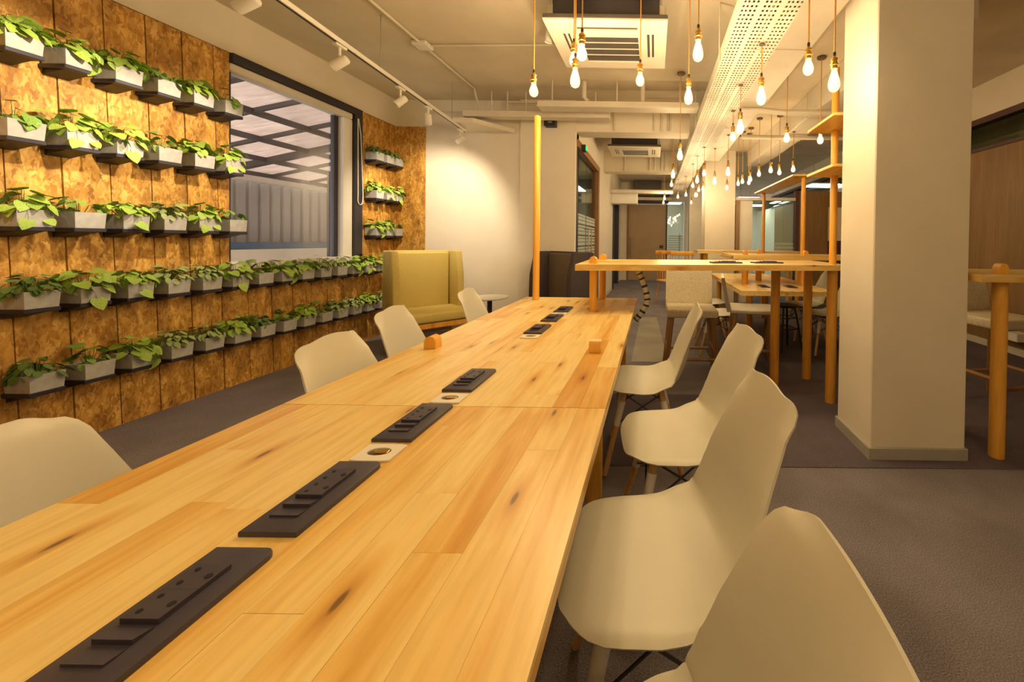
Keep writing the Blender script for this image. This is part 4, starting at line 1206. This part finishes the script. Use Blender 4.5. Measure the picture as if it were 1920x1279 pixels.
def spindle_chair(label, x, y, rz):
    t = thing('spindle_chair', label, 'chair', (x, y, 0.006), rz, 'wooden spindle chairs at the far end')
    MB().box(-0.2, 0.2, -0.2, 0.2, 0.43, 0.46, 0.01).build('seat', M['post'], t)
    MB().box(-0.23, 0.23, -0.22, -0.185, 0.97, 1.05, 0.012, 2).build('top_rail', M['post'], t)
    for k in range(7):
        xx = -0.17 + k * 0.0567
        MB().tube([(xx, -0.18, 0.46), (xx * 1.15, -0.205, 0.972)], 0.009, 6).build('spindle', M['post'], t)
    for sx in (-1, 1):
        for sy in (-1, 1):
            MB().tube([(sx * 0.15, sy * 0.15, 0.43), (sx * 0.2, sy * 0.2, 0)], 0.018, 8, 0.013).build('leg', M['post'], t)
spindle_chair('yellow wooden spindle chair back showing above the high table', 0.55, 7.4, PI)
spindle_chair('smaller yellow spindle chair farther left, above the high table', 0.33, 8.0, PI + 0.5)

# ------------------------------------------------------------------ booth seats and side table
def booth(name, label, loc, rz, fab, inner):
    """local +Y is the open front"""
    t = thing(name, label, 'booth seat', (*loc, 0.006), rz, None)
    hw, h = 0.37, 1.10
    mb = MB(); mb.box(-hw, hw, -0.09, 0.0, 0.12, h, 0.022, 3); mb.build('back_panel', fab, t, 60)
    MB().box(-hw + 0.075, hw - 0.075, 0.0, 0.05, 0.40, h - 0.02, 0.02, 3).build('back_cushion', inner, t, 60)
    for s in (-1, 1):
        mb = MB()
        x0, x1 = (-hw, -hw + 0.07) if s < 0 else (hw - 0.07, hw)
        pts = [(0.001, 0.30), (0.30, 0.30), (0.27, h * 0.75), (0.22, h), (0.001, h)]
        mb.prism_axis(pts, x0, x1, 'X')
        bmesh.ops.bevel(mb.bm, geom=mb.bm.edges[:], offset=0.015, segments=2, affect='EDGES', profile=0.5)
        mb.build('side_wing', fab, t, 60)
    MB().box(-hw + 0.005, hw - 0.005, 0.05, 0.60, 0.345, 0.45, 0.03, 3).build('seat_cushion', inner, t, 60)
    MB().box(-hw, hw, 0.0, 0.58, 0.285, 0.34, 0.004).build('seat_frame', M['post'], t)
    for sx in (-1, 1):
        for yy in (0.03, 0.54):
            MB().tube([(sx * (hw - 0.05), yy, 0.285), (sx * (hw - 0.04), yy + 0.015, 0)], 0.021, 10, 0.016).build('leg', M['post'], t)
    return t
booth('booth_seat', 'olive green high backed booth seat beside the planter wall', (-2.72, 4.62), -PI + 0.86, M['green_fabric'], M['green_fabric'])
booth('booth_seat', 'charcoal high backed booth seat behind the tall post', (-1.06, 4.84), PI - 0.62, M['grey_fabric'], M['lit_grey_fabric'])
stb = thing('side_table', 'small round white side table on a dark stem', 'side table', (-1.97, 4.75, 0.006))
MB().lathe([(0.0, 0.525), (0.20, 0.525), (0.22, 0.533), (0.22, 0.545), (0.0, 0.545)], 28).build('round_top', M['white'], stb)
MB().cyl(0, 0, 0.015, 0.5245, 0.028, 12).build('stem', M['wire'], stb)
MB().lathe([(0.17, 0), (0.17, 0.008), (0.03, 0.0145)], 24).build('base', M['wire'], stb)
bx = thing('wall_box', 'blue and white box fixed low on the brown right wall', 'box', (4.07, 4.47, 0.19))
MB().box(-0.08, 0.078, 0.0, 0.10, 0, 0.09, 0.004).build('blue_half', M['blue'], bx)
MB().box(-0.08, 0.078, -0.16, -0.001, 0, 0.09, 0.004).build('white_half', M['white'], bx)

# ------------------------------------------------------------------ planters on the wall
def leaf_mesh(name, mat, kind):
    mb = MB(); bm = mb.bm
    if kind == 'heart':
        out = [(0, 0.0), (0.30, -0.10), (0.46, 0.14), (0.42, 0.46), (0.24, 0.78), (0, 1.05)]
    else:
        out = [(0, 0.0), (0.20, 0.10), (0.30, 0.36), (0.26, 0.64), (0.14, 0.88), (0, 1.0)]
    mid = [bm.verts.new((0, y, 0.02 - 0.10 * (y - 0.4) ** 2)) for y in (0.0, 0.2, 0.45, 0.75, out[-1][1])]
    for s in (-1, 1):
        e = [bm.verts.new((s * x, y, 0.09 * x * 2 - 0.14 * (y - 0.35) ** 2)) for x, y in out[1:-1]]
        ch = [mid[0]] + e + [mid[-1]]
        bm.faces.new((mid[0], e[0], e[1], mid[1])); bm.faces.new((mid[1], e[1], e[2], mid[2])); bm.faces.new((mid[2], e[2], e[3], mid[3])); bm.faces.new((mid[3], e[3], mid[4]))
    me = mb.mesh(name, M[mat], 0)
    me.shade_smooth()
    return me
LEAF = {k: leaf_mesh('leaf', m, s) for k, m, s in (('bright', 'leaf_bright', 'heart'), ('mid', 'leaf_mid', 'heart'), ('pale', 'leaf_pale', 'oval'), ('dark', 'leaf_dark', 'oval'))}
KINDS = {   # leaf kind, count, leaf length, mound height, spread, trailing, words
    'pothos': ('bright', 34, (0.045, 0.075), 0.12, 0.115, 2, 'bright green pothos'),
    'mound': ('dark', 50, (0.036, 0.060), 0.10, 0.10, 0, 'low dark green leaves'),
    'variegated': ('pale', 64, (0.034, 0.056), 0.115, 0.105, 0, 'dense variegated leaves'),
    'sparse': ('mid', 15, (0.042, 0.07), 0.11, 0.10, 0, 'a few thin leaves'),
    'bushy': ('bright', 50, (0.042, 0.07), 0.12, 0.11, 0, 'bushy mid green leaves'),
}
def layout(kind, rng):
    lk, n, (l0, l1), h, sp_, trail, _ = KINDS[kind]
    res = []
    for i in range(n):
        a = rng.uniform(0, 2 * PI); th = math.acos(rng.uniform(0.05, 1.0)); q = rng.uniform(0.62, 1.0)
        x, y_ = sp_ * 0.85 * q * math.sin(th) * math.cos(a), sp_ * q * math.sin(th) * math.sin(a)
        z = 0.012 + h * q * math.cos(th)
        tilt = -0.8 * th + rng.uniform(-0.5, 0.55)
        if i < trail:
            x = rng.uniform(0.06, 0.10); y_ = rng.uniform(-0.06, 0.06); z = rng.uniform(-0.07, 0.02); tilt = rng.uniform(-1.4, -0.9); a = rng.uniform(-0.7, 0.7)
        res.append((Vector((x, y_, z)), Euler((tilt, rng.uniform(-0.5, 0.5), a - PI / 2 + rng.uniform(-0.6, 0.6))), rng.uniform(l0, l1)))
    return lk, res
def stems_mesh(res):
    mb = MB()
    for p, e, l in res:
        a = Vector((p.x * 0.25, p.y * 0.3, 0.0))
        mid = a.lerp(p, 0.55) + Vector((0, 0, 0.028 if p.z > 0 else 0.07))
        mb.tube([a, mid, p], 0.0016, 3, 0.001)
    return mb.mesh('plant', M['stem'], 0)
def foliage_mesh(lk, res):
    src = LEAF[lk]
    mb = MB(); bm = mb.bm
    for p, e, l in res:
        mt = Matrix.Translation(p) @ e.to_matrix().to_4x4() @ Matrix.Scale(l, 4)
        vs = [bm.verts.new(mt @ v.co) for v in src.vertices]
        for f in src.polygons:
            bm.faces.new([vs[i] for i in f.vertices])
    me = mb.mesh('foliage', src.materials[0], 0); me.shade_smooth()
    return me
PW, PD, PH = 0.132, 0.145, 0.092
def pot_mesh():
    mb = MB()
    w, d, h, k = PW / 2, PD / 2, PH, 0.93
    bm = mb.bm
    def ring(w_, d_, z): return [bm.verts.new((x, y, z)) for x, y in ((-d_, -w_), (d_, -w_), (d_, w_), (-d_, w_))]
    R_ = [ring(w * k, d * k, 0), ring(w, d, h), ring(w - 0.011, d - 0.011, h), ring(w - 0.013, d - 0.013, h - 0.03)]
    bm.faces.new(R_[0][::-1])
    for a, b in zip(R_, R_[1:]):
        for i in range(4): bm.faces.new((a[i], a[(i + 1) % 4], b[(i + 1) % 4], b[i]))
    bm.faces.new(R_[-1])
    return mb.mesh('pot', M['concrete'], 0)
POT = pot_mesh()
TRAY = MB().box(-PD / 2 - 0.008, PD / 2 - 0.001, -PW / 2 - 0.002, PW / 2 + 0.002, -0.024, -0.0005, 0.003).prism_axis([(-PD / 2 - 0.008, -0.024), (PD / 2 - 0.03, -0.024), (-PD / 2 - 0.008, -0.055)], -0.05, 0.05, 'Y').mesh('tray', M['tray'], 0)
SOIL = MB().box(-PD / 2 + 0.0135, PD / 2 - 0.0135, -PW / 2 + 0.0135, PW / 2 - 0.0135, PH - 0.028, PH - 0.014, 0.004).mesh('soil', M['soil'], 0)
CACHE = {}
def plant_variant(kind, v):
    if (kind, v) not in CACHE:
        rng = random.Random(hash((kind, v)) % 1000 if False else sum(map(ord, kind)) * 7 + v)
        lk, res = layout(kind, rng)
        CACHE[kind, v] = (lk, res, stems_mesh(res), foliage_mesh(lk, res))
    return CACHE[kind, v]
def planter(y, z, kind, v, label, group, near):
    t = thing('wall_planter', label, 'planter', (XL + 0.0775 + 0.004, y, z), 0, group)
    place(POT, 'pot', t); place(TRAY, 'tray', t); place(SOIL, 'soil', t)
    lk, res, st, fo = plant_variant(kind, v)
    p = place(st, 'plant', t, (0, 0, PH - 0.014))
    if near:
        for q, e, l in res:
            place(LEAF[lk], 'leaf', p, q, e, (l, l, l))
    else:
        f = place(fo, 'foliage', t, (0, 0, PH - 0.014))
        f['kind'] = 'stuff'
    return t
ROWS = [('top row left of window', 2.208, 2.093, 6, ['bushy', 'pothos', 'bushy', 'mound', 'bushy', 'sparse']),
        ('second row left of window', 1.751, 2.098, 6, ['sparse', 'pothos', 'pothos', 'sparse', 'bushy', 'pothos']),
        ('third row left of window', 1.283, 2.126, 6, ['pothos', 'sparse', 'pothos', 'variegated', 'pothos', 'sparse']),
        ('long row below the window', 0.842, 2.148, 14, ['mound', 'pothos', 'pothos', 'variegated', 'variegated', 'pothos', 'sparse', 'pothos', 'bushy', 'variegated', 'variegated', 'pothos', 'pothos', 'pothos']),
        ('bottom row', 0.387, 2.165, 14, ['mound', 'sparse', 'pothos', 'variegated', 'variegated', 'bushy', 'mound', 'sparse', 'bushy', 'sparse', 'variegated', 'variegated', 'bushy', 'variegated'])]
for rn, z, y0, n, kinds in ROWS:
    for i in range(n):
        k = kinds[i]
        yy = y0 + i * 0.2075
        planter(yy, z, k, (i * 3 + int(z * 10)) % 4, f"planter of {KINDS[k][6]}, {ORD[i]} in the {rn}", 'concrete planters in the ' + rn, i < 6)
for rn, z, kinds in (('upper row right of window', 2.185, ('mound', 'mound', 'mound')), ('middle row right of window', 1.725, ('bushy', 'pothos', 'pothos')), ('lower row right of window', 1.275, ('pothos', 'bushy', 'sparse'))):
    for i in range(3):
        k = kinds[i]
        planter(4.80 + i * 0.185, z, k, (i + 1) % 4, f"planter of {KINDS[k][6]}, {ORD[i]} in the {rn}", 'concrete planters in the ' + rn, False)
